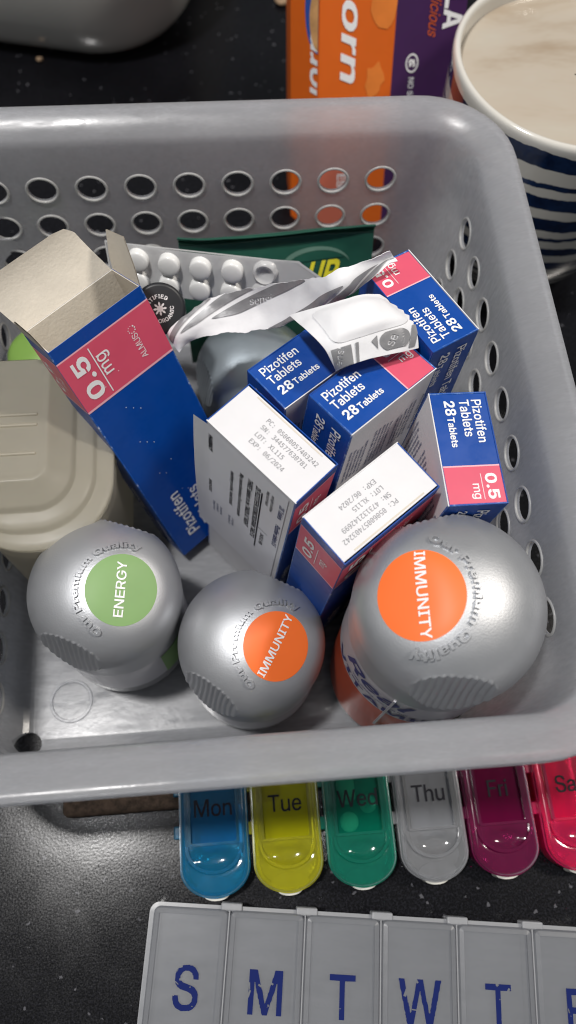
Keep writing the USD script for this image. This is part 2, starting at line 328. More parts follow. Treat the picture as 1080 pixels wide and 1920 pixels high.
for ax, c_ in rim_c:
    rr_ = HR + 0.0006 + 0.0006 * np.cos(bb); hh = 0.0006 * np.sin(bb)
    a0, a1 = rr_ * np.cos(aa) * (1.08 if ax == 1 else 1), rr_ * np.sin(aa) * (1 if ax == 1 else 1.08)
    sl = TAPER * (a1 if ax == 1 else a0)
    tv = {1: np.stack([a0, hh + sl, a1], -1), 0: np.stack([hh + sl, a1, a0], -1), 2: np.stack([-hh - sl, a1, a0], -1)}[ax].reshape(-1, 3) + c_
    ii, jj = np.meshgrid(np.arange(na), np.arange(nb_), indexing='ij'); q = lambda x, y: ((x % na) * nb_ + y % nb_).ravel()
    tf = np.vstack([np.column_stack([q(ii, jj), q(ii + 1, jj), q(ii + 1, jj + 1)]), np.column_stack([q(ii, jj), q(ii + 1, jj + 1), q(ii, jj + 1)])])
    part('hole_rim', (tv, tf), M['frosted_edge_glow'], bk, smooth=True)  # raised ring, edge light painted in by its paler plastic
for fx, fy in ((BX0 + 0.026, BY0 + 0.026), (BX1 - 0.026, BY0 + 0.026), (BX0 + 0.026, BY1 - 0.026), (BX1 - 0.026, BY1 - 0.026)):
    t_ = lathe([(0.0088, 0.0041), (0.0092, 0.0049), (0.0100, 0.0049), (0.0104, 0.0041)], 40)
    part('foot_ring', (t_[0] + [fx, fy, 0], t_[1]), M['frosted'], bk, smooth=40)

# ================================================================== MEDICINE CARTONS
W, T, L = 0.045, 0.02205, 0.1395
def carton(label, pos, R, up='blue', turned=False, open_end=False, pharmacy=False, seed=0):
    R = np.array(R); u, v, w = R[:, 0], R[:, 1], R[:, 2]; pos = np.array(pos, float)
    if turned: u, v = -u, -v
    if up == 'white': pos = pos - L * w; u, w = -u, -w
    c = thing('medicine_carton', label, 'carton', 'blue, white and pink medicine cartons in the basket', frame(pos, np.column_stack([u, v, w])))
    X, Y, Z = np.eye(3); th = 0.0004; S = -1 if up == 'white' else 1
    def panel(name, mat, b): return part(name, box(*b), mat, c)
    def band(par, O, ex, ey, H):                             # pink band near the white end, pale edges
        part('pink_band', onface(rect(L * 0.767, 0, L * 0.952, H), O, ex, ey, 0.00012), M['pink'], par)
        for a_, b_ in ((0.760, 0.767), (0.952, 0.957)): part('band_edge', onface(rect(L * a_, 0, L * b_, H), O, ex, ey, 0.00014), M['pale_pink'], par)
    def strength(x0, x1, yc, hgt):
        t = tp('0.5', hgt, 800); t = sa.scale(t, (x1 - x0) / width(t), 1, origin=(0, 0)); return move(t, x0 - t.bounds[0], yc - hgt / 2)
    # front, v = +T/2
    f = panel('front_panel', M['blue'], (-W / 2, T / 2 - th, -L, W / 2, T / 2, 0))
    O, ex, ey = (W / 2, T / 2, 0), -Z, -X
    band(f, O, ex, ey, W)
    x0 = L * 0.78
    part('lettering', join(*[onface(q, O, ex, ey, 0.0003) for q in (
        move(tp('Pizotifen', 0.0066, 600, 0.86), 0.009, W - 0.0148), move(tp('Tablets', 0.0066, 600, 0.86), 0.009, W - 0.0248),
        strength(x0 + 0.001, x0 + 0.0215, W - 0.0080, 0.0074), rect(x0 - 0.0005, W - 0.0142, x0 + 0.0225, W - 0.0137),
        move(tp('mg', 0.0056, 500), x0 + 0.007, W - 0.0190), move(tp('ALMUS', 0.0027, 400), x0 + 0.003, W - 0.0345),
        shapely.union_all([sg.Point(x0 + 0.0175 + 0.0016 * math.cos(a), W - 0.0332 + 0.0016 * math.sin(a)).buffer(0.00036 * (0.5 + 0.5 * i / 8)) for i, a in enumerate(np.linspace(0, 5.5, 9))]))]), M['print_white'], f)
    if seed == 7:
        part('braille_dot', onface(shapely.union_all([sg.Point(0.034 + 0.0025 * i + 0.012 * (i // 3), W - 0.012 - 0.0027 * ((i * 7) % 4)).buffer(0.00022) for i in range(14)]), O, ex, ey, 0.0003), M['print_white'], f)
    # back, v = -T/2 : white with small print
    b = panel('back_panel', M['white_card'], (-W / 2, -T / 2, -L, W / 2, -T / 2 + th, 0))
    O, ex, ey = (W / 2, -T / 2, -L), Z, -X
    if not pharmacy:
        ln = []
        words = ['Each tablet contains pizotifen', 'malate equivalent to 0.5 mg', 'Also contains lactose and', 'See leaflet for information', 'For oral use. Read the leaflet', 'Keep out of the sight and reach', 'of children. Do not store above', '25 C. Store in original package']
        for k in range(16):
            t = tp(words[k % 8], 0.0013, 600)
            y = W - 0.004 - 0.0022 * k - 0.0022 * (k // 5); x = L - 0.006 - 0.034
            ln.append(onface(move(t, x, y), O, ex, ey, 0.0002))
            if k % 2 == 0: ln.append(onface(move(tp(words[(k + 3) % 8], 0.0013, 600), x - 0.045, y), O, ex, ey, 0.0002))
        part('small_print', join(*ln), M['print_navy'], b)
    # narrow sides
    s0 = panel('side_panel', M['blue'], (-W / 2, -T / 2 + th, -L, -W / 2 + th, T / 2 - th, 0))
    O, ex, ey = (-W / 2, T / 2 - th, 0), -Z, -Y
    band(s0, O, ex, ey, T - 2 * th)
    part('lettering', join(*[onface(q, O, ex, ey, 0.0003) for q in (
        move(tp('Pizotifen Tablets', 0.0046, 600, 0.85), 0.005, 0.0128), move(tp('28', 0.0044, 700, 0.9), 0.005, 0.0050), move(tp('Tablets', 0.0032, 600, 0.9), 0.0125, 0.0050),
        strength(x0 + 0.002, x0 + 0.019, 0.0155, 0.0050), rect(x0 + 0.002, 0.0110, x0 + 0.019, 0.0113), move(tp('mg', 0.0034, 500), x0 + 0.007, 0.0066))]), M['print_white'], s0)
    s1 = panel('side_panel', M['blue'], (W / 2 - th, -T / 2 + th, -L, W / 2, T / 2 - th, 0))
    O, ex, ey = (W / 2, -T / 2 + th, 0), -Z, Y
    band(s1, O, ex, ey, T - 2 * th)
    part('lettering', join(onface(move(tp('Pizotifen Tablets', 0.0046, 600, 0.85), 0.005, 0.0120), O, ex, ey, 0.0003), onface(move(tp('28 Tablets', 0.0034, 600, 0.9), 0.005, 0.0050), O, ex, ey, 0.0003)), M['print_white'], s1)
    # blue end
    e = panel('blue_end', M['blue'], (-W / 2 + th, -T / 2 + th + 0.0002, -0.0012, W / 2 - th, T / 2 - th, -0.0003))
    O, ex, ey = (-W / 2, -T / 2, -0.0003), X, Y
    part('pink_band', onface(rect(W * 0.672, 0.0007, W - 0.0005, T - 0.0005), O, ex, ey, 0.0001), M['pink'], e)
    part('band_edge', onface(rect(W * 0.660, 0.0007, W * 0.672, T - 0.0005), O, ex, ey, 0.0001), M['pale_pink'], e)
    part('lettering', join(*[onface(q, O, ex, ey, 0.0002) for q in (
        move(tp('Pizotifen', 0.0037, 600, 0.88), 0.0030, T - 0.0063), move(tp('Tablets', 0.0037, 600, 0.88), 0.0030, T - 0.0110), move(tp('28', 0.0040, 800, 0.92), 0.0032, T - 0.0168),
        move(tp('Tablets', 0.0027, 700, 0.95), 0.0102, T - 0.0166), strength(W * 0.735, W * 0.955, T - 0.0046, 0.0042), rect(W * 0.735, T - 0.0083, W * 0.955, T - 0.0081),
        move(tp('mg', 0.0032, 500), W * 0.815, T - 0.0118))]), M['print_white'], e)
    # white end
    if not open_end:
        e2 = panel('white_end', M['white_card'], (-W / 2 + th, -T / 2 + th, -L + 0.0002, W / 2 - th, T / 2 - th - 0.0006, -L + 0.0012))
        O, ex, ey = (W / 2, -T / 2, -L + 0.0002), -X, Y
        sn = 'SN: 34457763078I'.replace('I', '1') if seed == 5 else 'SN: 47313214269 9'.replace(' 9', '9')
        rows_ = [('PC: 05060057403242', 0.0152), (sn, 0.0119), ('LOT: XL115', 0.0084), ('EXP: 06/2024', 0.0050)]
        part('lettering', join(*[onface(move(tp(t, 0.00185, 400, 0.92, mono=True), 0.0150 + 0.0004 * i, y), O, ex, ey, 0.00015) for i, (t, y) in enumerate(rows_)]), M['print_grey'], e2)
        tk = box(-W / 2 + 0.006, T / 2 - th - 0.0018, -L + 0.0001, W / 2 - 0.006, T / 2 - th - 0.0012, -L + 0.006)
        part('tuck_flap', tk, M['grey_board'], c)
    q = 0.00042
    for (uu, v_) in ((-1, -1), (-1, 1), (1, -1), (1, 1)):
        t_ = trimesh.creation.cylinder(q, L - 0.001, sections=8); t_.apply_translation([uu * (W / 2 - q * 0.72), v_ * (T / 2 - q * 0.72), -L / 2]); part('fold', t_, M['worn_fold'], c, smooth=True)
    for uu in (-1, 1):
        t_ = trimesh.creation.cylinder(q, T - 0.001, sections=8); t_.apply_transform(trimesh.transformations.rotation_matrix(math.pi / 2, [1, 0, 0])); t_.apply_translation([uu * (W / 2 - q * 0.72), 0, -q * 0.9]); part('fold', t_, M['worn_fold'], c, smooth=True)
    if open_end:
        inn = 0.0006
        part('inner_lining', join(box(-W / 2 + th, -T / 2 + th, -L, W / 2 - th, -T / 2 + inn + 0.0002, -0.002), box(-W / 2 + th, T / 2 - inn - 0.0002, -L + 0.0002, W / 2 - th, T / 2 - th, -0.002),
             box(-W / 2 + th, -T / 2 + th, -L, -W / 2 + inn + 0.0002, T / 2 - th, -0.002), box(W / 2 - inn - 0.0002, -T / 2 + th, -L, W / 2 - th, T / 2 - th, -0.002)), M['grey_board'], c)
        def flap(name, hinge, along, pts, up_, out_, ang, curl=0.0, skew=0.0):
            """flap hinged on an edge: pts in (along, rise); leans outwards by ang"""
            hinge, along, up_, out_ = (np.array(a, float) for a in (hinge, along, up_, out_))
            p = sg.Polygon([(x + skew * y, y) for x, y in pts]); vv, ff = tri(p); vv, ff = dense(vv, ff, 0.004)
            a = ang + curl * (vv[:, 1] / 0.03) ** 2
            rise = up_ * (np.cos(a) * vv[:, 1])[:, None] + out_ * (np.sin(a) * vv[:, 1])[:, None]
            q = hinge + along * vv[:, :1] + rise
            nn = np.cross(along, up_ * math.cos(ang) + out_ * math.sin(ang)); 
            m = join((q + nn * 0.00018, ff), (q - nn * 0.00018, ff[:, ::-1]))
            part(name, m, M['grey_board'], c)
        # back lid with its tuck: hinged on the white back panel
        flap('lid_flap', (-W / 2, -T / 2, -L), X, [(0.0006, 0), (W - 0.0006, 0), (W - 0.0006, T - 0.003), (W - 0.001, T - 0.002), (W - 0.003, T + 0.0006), (W - 0.008, T + 0.0015), (0.008, T + 0.0015), (0.003, T), (0.001, T - 0.002), (0.0006, T - 0.003)], -Z, -Y, math.radians(LID_ANG), -0.30, -0.22)
        flap('dust_flap', (W / 2, T / 2 - 0.0004, -L), -Y, [(0.0, 0), (T - 0.001, 0), (T - 0.001, 0.006), (T - 0.005, 0.018), (0.003, 0.019), (0.0005, 0.008)], -Z, X, math.radians(12))
        flap('dust_flap', (-W / 2, T / 2 - 0.0004, -L), -Y, [(0.0, 0), (T - 0.001, 0), (T - 0.002, 0.007), (T - 0.006, 0.009), (0.004, 0.008), (0.0005, 0.003)], -Z, -X, math.radians(6))
    if pharmacy:                                             # dispensing label stuck over the back, one edge peeling off round the corner
        O, ex, ey = (W / 2, -T / 2, -L), Z, -X
        lab = []
        n1, n2 = 40, 12
        xs, ys = np.linspace(0.0015, L - 0.030, n1), np.linspace(-0.0055, W - 0.003, n2 * 2)
        g = np.array([[(x, y) for y in ys] for x in xs]); O_, ex_, ey_ = (np.array(a, float) for a in (O, ex, ey)); nn = np.cross(ex_, ey_)
        lift = np.where(g[..., 1] < 0.001, np.maximum(0.001 - g[..., 1], 0) / 0.0065 * 0.0016 * (0.6 + 0.4 * np.sin(g[..., 0] * 40)), 0) + 0.00025
        q = O_ + g[..., :1] * ex_ + g[..., 1:] * ey_ + lift[..., None] * nn
        q = q.reshape(-1, 3); m_ = n2 * 2
        ff = [(i * m_ + j, (i + 1) * m_ + j, (i + 1) * m_ + j + 1) for i in range(n1 - 1) for j in range(m_ - 1)] + [(i * m_ + j, (i + 1) * m_ + j + 1, i * m_ + j + 1) for i in range(n1 - 1) for j in range(m_ - 1)]
        pl = part('dispensing_label', (q, np.array(ff)), M['label_paper'], c, smooth=True)
        R_ = [('28 PIZOTIFEN 500MICROGRAM TABLETS', 0.0025, 700, 0.0268, 0.014), ('THREE tablets to be TAKEN AT NIGHT', 0.0025, 700, 0.0226, 0.014), ('May cause drowsiness. If so do not operate', 0.0020, 700, 0.0184, 0.016), ('machinery or drink. Avoid alcohol', 0.0020, 700, 0.0136, 0.022),
              ('keep out of reach', 0.0015, 600, 0.0322, 0.010), ('and sight of children', 0.0015, 600, 0.0346, 0.010), ('DATE 01 FEB', 0.0019, 700, 0.0322, 0.056), ('PHARMACY', 0.0021, 800, 0.0014, 0.008), ('BRANCH ROAD', 0.0016, 700, 0.0014, 0.050)]
        part('lettering', join(*[onface(move(tp(t, h, wt_, 0.8), x, y), O, ex, ey, 0.0004) for t, h, wt_, y, x in R_], onface(rect(0.016, 0.0298, 0.078, 0.0304), O, ex, ey, 0.0004), onface(rect(0.052, 0.0300, 0.0523, 0.036), O, ex, ey, 0.0004)), M['print_dark'], pl)
        part('lettering', join(onface(move(tp('28 Tablets', 0.0024, 600, 0.8), 0.012, W - 0.0062), O, ex, ey, 0.0004), onface(move(tp('Pizotifen tablets 0.5', 0.0024, 700, 0.8), 0.032, W - 0.0062), O, ex, ey, 0.0004)), M['print_navy'], pl)
        part('small_print', join(*[onface(move(tp(t, 0.0013, 500, 0.85), 0.070, y), O, ex, ey, 0.0004) for t, y in (('Dosage and use', 0.004), ('as directed by', 0.0062), ('the prescriber', 0.0084), ('Store below 25', 0.0136), ('in a dry place', 0.0158))]), M['print_navy'], pl)
    return c
LID_ANG = 27
carton('blue end carton half under torn white wrapper, printed Pizotifen Tablets, no pink showing', [0.02961, 0.16737, 0.1405], [[0.80498, -0.59328, 0.00457], [0.59328, 0.805, 0.00123], [-0.00441, 0.00172, 0.99999]], seed=1)
carton('blue end carton in the middle, torn wrapper lying over its pink mg corner', [0.05056, 0.14945, 0.15], [[0.7805, -0.6218, 0.0647], [0.62051, 0.78313, 0.04083], [-0.07606, 0.00828, 0.99707]], seed=2)
carton('blue end carton farthest back right, its pink end partly under the wrapper strip', [0.07257, 0.18403, 0.1512], [[0.46798, 0.88294, 0.03751], [-0.88347, 0.46639, 0.04427], [0.02159, -0.05385, 0.99832]], turned=True, seed=3)
carton('blue end carton by the right wall behind the large bottle, pink 0.5 mg uncovered', [0.08231, 0.12371, 0.144], [[0.01515, 0.99797, 0.06188], [-0.99952, 0.0168, -0.02619], [-0.02717, -0.06145, 0.99774]], seed=4)
carton('white end carton with a dispensing label peeling off its side, beside the opened carton', [0.01213, 0.13017, 0.1438], [[0.6615, 0.74788, 0.05564], [-0.74697, 0.66366, -0.0398], [-0.06669, -0.01523, 0.99766]], up='white', pharmacy=True, seed=5)
carton('white end carton with a red 0.5 side, wedged between the two orange capped bottles', [0.04487, 0.1038, 0.1458], [[0.80769, -0.589, 0.0267], [0.58951, 0.8059, -0.05479], [0.01076, 0.05999, 0.99814]], up='white', turned=True, seed=6)
carton('opened empty carton leaning at the left with its cardboard flaps up', [-0.05821, 0.19592, 0.13859], [[0.77877, -0.5639, -0.27483], [0.62533, 0.73263, 0.26874], [0.0498, -0.38115, 0.92317]], up='white', turned=True, open_end=True, seed=7)

# ================================================================== BOTTLES WITH SILVER CAPS
class Cap:
    def __init__(s, r, n, flat, grips, hz=0.80, skirt=0.62):
        s.r, s.n, s.d, s.hz, s.skirt = r, np.array(n) / np.linalg.norm(n), flat * r, hz * r, skirt * r
        s.grips = [np.array([math.cos(a), math.sin(a), 0.22]) / math.hypot(1, 0.22) for a in grips]
        z = s.n; x = np.cross([0, 1, 0], z); s.ex = x / np.linalg.norm(x); s.ey = np.cross(z, s.ex)
    def R(s, d):
        d = d / np.linalg.norm(d, axis=1, keepdims=True); rho = np.hypot(d[:, 0], d[:, 1]); z = d[:, 2]
        p = 2.25; up = ((rho / s.r) ** p + (np.maximum(z, 0) / s.hz) ** p) ** (-1 / p)
        dn = np.where(z < 0, s.r * (1 - 0.05 * np.clip(-z, 0, 1)) / np.maximum(rho, 1e-6), up)
        dn = np.where(z < 0, np.minimum(dn, s.skirt / np.maximum(-z, 1e-6)), dn)
        out = dn
        c = d @ s.n; pl = np.where(c > 0.05, s.d / np.maximum(c, 0.05), 9)
        k = 26.0; out = (out ** -k + np.minimum(pl, 9.0) ** -k) ** (-1 / k)
        for g in s.grips:
            c = d @ g; q = np.where(c > 0.05, 0.900 * s.r / np.maximum(c, 0.05), 9)
            tang = d @ np.array([-g[1], g[0], 0]) / math.hypot(g[0], g[1]) * out
            cut = q < out
            out = np.where(cut, q * (1 + 0.017 * np.sqrt(0.5 + 0.5 * np.cos(tang / s.r * 80))), out)
        return out
    def at(s, d, off=0.0):
        d = d / np.linalg.norm(d, axis=1, keepdims=True); return d * (s.R(d)[:, None] + off)
    def mesh(s):
        n1, n2 = 150, 420
        th = np.linspace(0, math.pi * 0.80, n1); ph = np.arange(n2) * 2 * math.pi / n2
        rings = [s.at(np.column_stack([math.sin(max(t, 1e-3)) * np.cos(ph), math.sin(max(t, 1e-3)) * np.sin(ph), np.full(n2, math.cos(t))])) for t in th]
        v, f = loft(rings[::-1], False, True)
        return v, f
    def flat_shape(s, p, rot, off, size=None):
        """a shape in the plane of the sticker, x along the reading direction"""
        v, f = tri(p)
        if size: v, f = dense(v, f, size)
        c, si = math.cos(rot), math.sin(rot)
        q = s.n * s.d + (v[:, :1] * c - v[:, 1:] * si) * s.ex + (v[:, :1] * si + v[:, 1:] * c) * s.ey
        return s.at(q, off), f
    def arc_text(s, text, h, r0, mid, wgt=700, off=0.0005, spread=1.12):
        """raised letters round the sticker, read clockwise, centred on the angle mid"""
        t = tp(text, h, wgt); t = sa.scale(t, spread, 1, origin=(0, 0)); w = width(t); v, f = tri(t); v, f = dense(v, f, h * 0.35)
        a = mid + (w / 2 - v[:, 0]) / (r0 + h / 2); r = r0 + v[:, 1]
        q = s.n * s.d + (r * np.cos(a))[:, None] * s.ex + (r * np.sin(a))[:, None] * s.ey
        top = s.at(q, off); bot = s.at(q, -0.0003)
        e = np.sort(np.vstack([f[:, [0, 1]], f[:, [1, 2]], f[:, [2, 0]]]), 1); eu, cnt = np.unique(e, axis=0, return_counts=True); b = eu[cnt == 1]; n = len(top)
        side = np.vstack([np.column_stack([b[:, 0], b[:, 1], n + b[:, 1]]), np.column_stack([b[:, 0], n + b[:, 1], n + b[:, 0]])])
        return np.vstack([top, bot]), np.vstack([f, side])

def bottle(label, centre, r, tilt, rl, text, trot, tmid, grips, sticker, th, body='amber_plastic', cap_mat='silver', group='vitamin bottles with silver caps', deco=None, ring_text='Our Premium Quality', flat=0.80):
    cx, cy, cz = centre
    c = thing('vitamin_bottle', label, 'bottle', group, frame((cx, cy, 0.0045), np.eye(3)))
    H = cz - 0.0045; K = Cap(r, tilt, flat, grips)
    rb = r * 0.955; zt = H - r * 0.55
    pr = [(0.001, 0.0), (rb - 0.004, 0.0), (rb - 0.001, 0.0012), (rb, 0.004), (rb, zt * 0.80), (rb * 1.0, zt), (rb * 0.93, zt + 0.004), (rb * 0.8, zt + 0.008), (0.001, zt + 0.008)]
    b = part('body', lathe(pr, 80), M[body], c, smooth=35)
    if deco: deco(c, b, rb, zt, H)
    v, f = K.mesh()
    cp = part('cap', (v + [0, 0, H], f), M[cap_mat], c, smooth=40)
    if sticker:
        v, f = K.flat_shape(sg.Point(0, 0).buffer(rl, quad_segs=20), 0, 0.00018, rl / 5); part('sticker', (v + [0, 0, H], f), M[sticker or 'silver'], cp, smooth=True)
    if text:
        t = tp(text, th, 600); t = sa.scale(t, 1.12, 1, origin=(0, 0)); t = move(t, -(t.bounds[0] + t.bounds[2]) / 2, -th / 2)
        v, f = K.flat_shape(t, trot, 0.0004, th * 0.6); part('lettering', (v + [0, 0, H], f), M['print_white'], cp)
    if ring_text:
        v, f = K.arc_text(ring_text, r * 0.125, rl * 1.22, tmid, 800, r * 0.036, 1.22); part('raised_lettering', (v + [0, 0, H], f), M[cap_mat], cp)
    return c
def band(c, rb, z0, z1, mat, a0=0, a1=360, off=0.0003, name='label'):
    n = 72; a = np.radians(np.linspace(a0, a1, n)); R = rb + off
    v = np.vstack([np.column_stack([R * np.cos(a), R * np.sin(a), np.full(n, z)]) for z in (z0, z1)])
    i = np.arange(n - 1); f = np.vstack([np.column_stack([i, i + 1, n + i + 1]), np.column_stack([i, n + i + 1, n + i])])
    return part(name, (v, f), M[mat], c, smooth=True)
def wrap(par, rb, shapes, a_mid, mat, off=0.0007, name='lettering'):
    """print wrapped round a bottle: x runs round it to the right, y up"""
    ms = []
    for p in shapes:
        v, f = tri(p)
        if len(v) == 0: continue
        v, f = dense(v, f, 0.003); a = math.radians(a_mid) + v[:, 0] / rb
        ms.append((np.column_stack([(rb + off) * np.cos(a), (rb + off) * np.sin(a), v[:, 1]]), f))
    return part(name, join(*ms), M[mat], par, smooth=True)
def deco_energy(c, b, rb, zt, H):
    l = band(c, rb, zt * 0.30, zt * 0.96, 'white_band')
    band(c, rb, zt * 0.30, zt * 0.90, 'green_sticker', -50, -8, 0.0006, 'label_panel')
def deco_small(c, b, rb, zt, H):
    band(c, rb, zt * 0.30, zt * 0.97, 'white_band')
def deco_large(c, b, rb, zt, H):
    l = band(c, rb, zt * 0.66, zt * 0.985, 'white_band', off=0.0006)
    band(c, rb, zt * 0.08, zt * 0.66, 'orange_band')
    wrap(l, rb, [move(tp('Real', 0.0115, 700, 1.0, 0.35), -0.016, zt * 0.83)], 218, 'script_blue', 0.0009)
    t = tp('VITAMIN', 0.0062, 700, 1.45); wrap(l, rb, [move(t, -width(t) / 2, zt * 0.69)], 226, 'script_blue', 0.0009)
    sm = tp('with added zinc and fruit', 0.0018, 500); wrap(l, rb, [move(sm, -width(sm) / 2, zt * 0.785)], 226, 'print_navy', 0.0009)
    m = join(*[box(rb + 0.0004, -0.0005, z, rb + 0.0012, 0.0005, z + 0.012) for z in np.arange(zt * 0.35, zt * 0.97 - 0.012, 0.0119)])
    part('film_seam', (np.asarray(m[0]) @ rotz(math.radians(236)).T, m[1]), M['white_band'], c)
d2 = math.radians
bottle('silver capped bottle with a green ENERGY sticker', at(199, 1113, 0.070), 0.0322, (0.36, -0.20, 0.84), 0.0152, 'ENERGY', d2(88), d2(158), (d2(-117), d2(70)), 'green_sticker', 0.0038, deco=deco_energy)
bottle('smaller silver capped bottle with an orange IMMUNITY sticker, left of the large one', at(472, 1206, 0.058), 0.0318, (0.36, -0.25, 0.84), 0.0148, 'IMMUNITY', d2(64), d2(150), (d2(-130), d2(62)), 'orange_sticker', 0.0035, deco=deco_small)
bottle('large silver capped bottle with orange IMMUNITY sticker and white label in front right corner', at(838, 1140, 0.122), 0.0345, (-0.46, -0.03, 0.80), 0.0160, 'IMMUNITY', d2(-94), d2(-18), (d2(-98), d2(100)), 'orange_sticker', 0.0038, deco=deco_large)
bottle('dark silver capped bottle low down behind the cartons, under the torn wrapper', at(476, 700, 0.050), 0.0295, (0.25, 0.10, 0.9), 0.012, None, 0, 0, (d2(196),), None, 0, flat=0.93, cap_mat='dark_silver', ring_text=None, body='black_foil')
bottle('bottle with a lime green sticker, mostly hidden at far left under the open carton', (-0.0955, 0.2330, 0.048), 0.0205, (-0.30, 0.0, 0.9), 0.0150, None, 0, 0, (d2(-60),), 'lime', 0, ring_text=None)

# ================================================================== TRANSLUCENT TUB AT THE LEFT
tb = thing('plastic_tub', 'frosted beige lidded plastic tub standing against the left wall of the basket', 'tub')
def tub_level(d, z): return rr_ring(-0.1200 + min(0, d + 0.003), 0.1160, -0.0545, 0.2050 - min(0, d + 0.006), 0.0315, d, z, 12)
part('base', loft([tub_level(-0.006, 0.006), tub_level(-0.004, 0.0065), tub_level(-0.003, 0.010), tub_level(-0.002, 0.075), tub_level(-0.0006, 0.0755), tub_level(-0.0004, 0.083), tub_level(-0.0008, 0.0835), tub_level(-0.003, 0.0835)]), M['opaque_box'], tb, smooth=30)
lid = [(-0.0006, 0.0838), (0.0, 0.0845), (0.0, 0.0868), (-0.0008, 0.0876), (-0.0030, 0.0882), (-0.0062, 0.0886), (-0.0070, 0.0892), (-0.0076, 0.0906), (-0.0086, 0.0914), (-0.0110, 0.0921), (-0.0142, 0.0926), (-0.0150, 0.0932), (-0.0156, 0.0950), (-0.0166, 0.0960), (-0.0200, 0.0982), (-0.0234, 0.1008), (-0.0244, 0.1018), (-0.0254, 0.1021), (-0.0268, 0.1018), (-0.0285, 0.1017)]
part('lid', loft([tub_level(d, z) for d, z in lid]), M['opaque_box'], tb, smooth=30)
for y in (0.1660, 0.1710, 0.1525): part('lid_rib', rbox(-0.1150, y, 0.1010, -0.0835, y + 0.0016, 0.1022, 0.0007, 4), M['opaque_box'], tb, smooth=True)

# ================================================================== SHEETS: sachets, blister, wrapper
class Sheet:
    """a smooth sheet through a grid of points, crumpled a little"""
    def __init__(s, grid, crumple=0.0, scale=90.0, seed=0):
        from scipy.interpolate import RectBivariateSpline as RB
        g = np.asarray(grid, float); a, b = np.linspace(0, 1, g.shape[0]), np.linspace(0, 1, g.shape[1])
        s.f = [RB(a, b, g[..., k], kx=min(3, len(a) - 1), ky=min(3, len(b) - 1)) for k in range(3)]
        s.cr, s.sc, s.seed = crumple, scale, seed
    def raw(s, v, u): return np.stack([f.ev(v, u) for f in s.f], -1)
    def __call__(s, u, v, off=0.0):
        u, v = np.asarray(u, float), np.asarray(v, float); p = s.raw(v, u); e = 1e-3
        n = np.cross(s.raw(v, u + e) - s.raw(v, u - e), s.raw(v + e, u) - s.raw(v - e, u)); n /= np.linalg.norm(n, axis=-1, keepdims=True) + 1e-12
        h = off
        if s.cr: 
            q = meshkit.fbm(p * s.sc, 3, s.seed) - 0.5; r = 1 - 2 * np.abs(meshkit.noise(p * s.sc * 0.7 + 5, s.seed + 9) - 0.5); h = h + s.cr * (1.2 * q + 0.7 * (r - 0.5))
        return p + n * (h if np.ndim(h) == 0 else h[..., None])
    def mesh(s, nu, nv, outline=None, th=0.0002, extra=None):
        if outline is None: outline = rect(0, 0, 1, 1)
        xs = [shapely.box(i / nu, j / nv, (i + 1) / nu, (j + 1) / nv) for i in range(nu) for j in range(nv)]
        V, F, k = [], [], 0
        for q in xs:
            w = q if outline.contains(q) else q.intersection(outline)
            if w.is_empty: continue
            v, f = tri(w) if w.geom_type in ('Polygon', 'MultiPolygon') else (np.zeros((0, 2)), np.zeros((0, 3), int))
            if len(v): V.append(v); F.append(f + k); k += len(v)
        v, f = np.vstack(V), np.vstack(F)
        key = np.round(v * 1e7).astype(np.int64); _, idx, inv = np.unique(key, axis=0, return_index=True, return_inverse=True); v, f = v[idx], inv.ravel()[f]
        o = extra(v[:, 0], v[:, 1]) if extra else 0.0
        a, b = s(v[:, 0], v[:, 1], o + th / 2), s(v[:, 0], v[:, 1], o - th / 2); n = len(v)
        e = np.vstack([f[:, [0, 1]], f[:, [1, 2]], f[:, [2, 0]]]); es = np.sort(e, 1); _, i0, cnt = np.unique(es, axis=0, return_index=True, return_counts=True); bd = e[i0[cnt == 1]]
        side = np.vstack([np.column_stack([bd[:, 0], n + bd[:, 1], bd[:, 1]]), np.column_stack([bd[:, 0], n + bd[:, 0], n + bd[:, 1]])])
        return np.vstack([a, b]), np.vstack([f, f[:, ::-1] + n, side])
    def print(s, p, off, size=0.03, extra=None):
        v, f = tri(p); v, f = dense(v, f, size)
        o = off + (extra(v[:, 0], v[:, 1]) if extra else 0.0)
        return s(v[:, 0], v[:, 1], o), f

# green sachet standing against the back wall
def colgrid(cols):  # columns of (px, py, z) top to bottom -> grid [v][u], v = 0 at the bottom
    g = np.array([[at(*c) for c in col] for col in cols]); return g.transpose(1, 0, 2)[::-1]
def fixed_y(px, py, y):
    d = CAM.T @ np.array([px - 540, py - 960, 1450.0]); return EYE + d * (y / d[1])
tops = [(332, 446, 0.262), (430, 449, 0.266), (520, 441, 0.268), (610, 431, 0.270), (705, 422, 0.266)]
top = np.array([fixed_y(*t) for t in tops]); low = top + np.array([0, -0.014, -0.083])
mid1 = top + np.array([0, -0.001, -0.012]); mid2 = top + np.array([0, -0.012, -0.040]) + np.array([[0, 0.003, 0], [0, -0.002, 0], [0, -0.004, 0], [0, -0.002, 0], [0, 0.002, 0]])
gs = Sheet([low, mid2, mid1, top], 0.0010, 60, 3)
crimp = lambda u, v: np.where(v > 0.80, 0.0006 * np.sin(v * 330), 0.0)
g = thing('green_sachet', 'dark green foil sachet with crimped top, standing behind the blister strip', 'sachet')
part('pouch', gs.mesh(40, 90, extra=crimp), M['green_foil'], g, smooth=45)
sc = 0.080; ell = sa.scale(sg.Point(0.70, 0.545).buffer(0.2, quad_segs=20), 0.95, 0.75)
part('pale_swoosh', gs.print(ell.difference(sa.translate(ell, 0.01, -0.03)).intersection(rect(0.3, 0.5, 1, 0.9)), 0.0006), M['pale_green'], g)
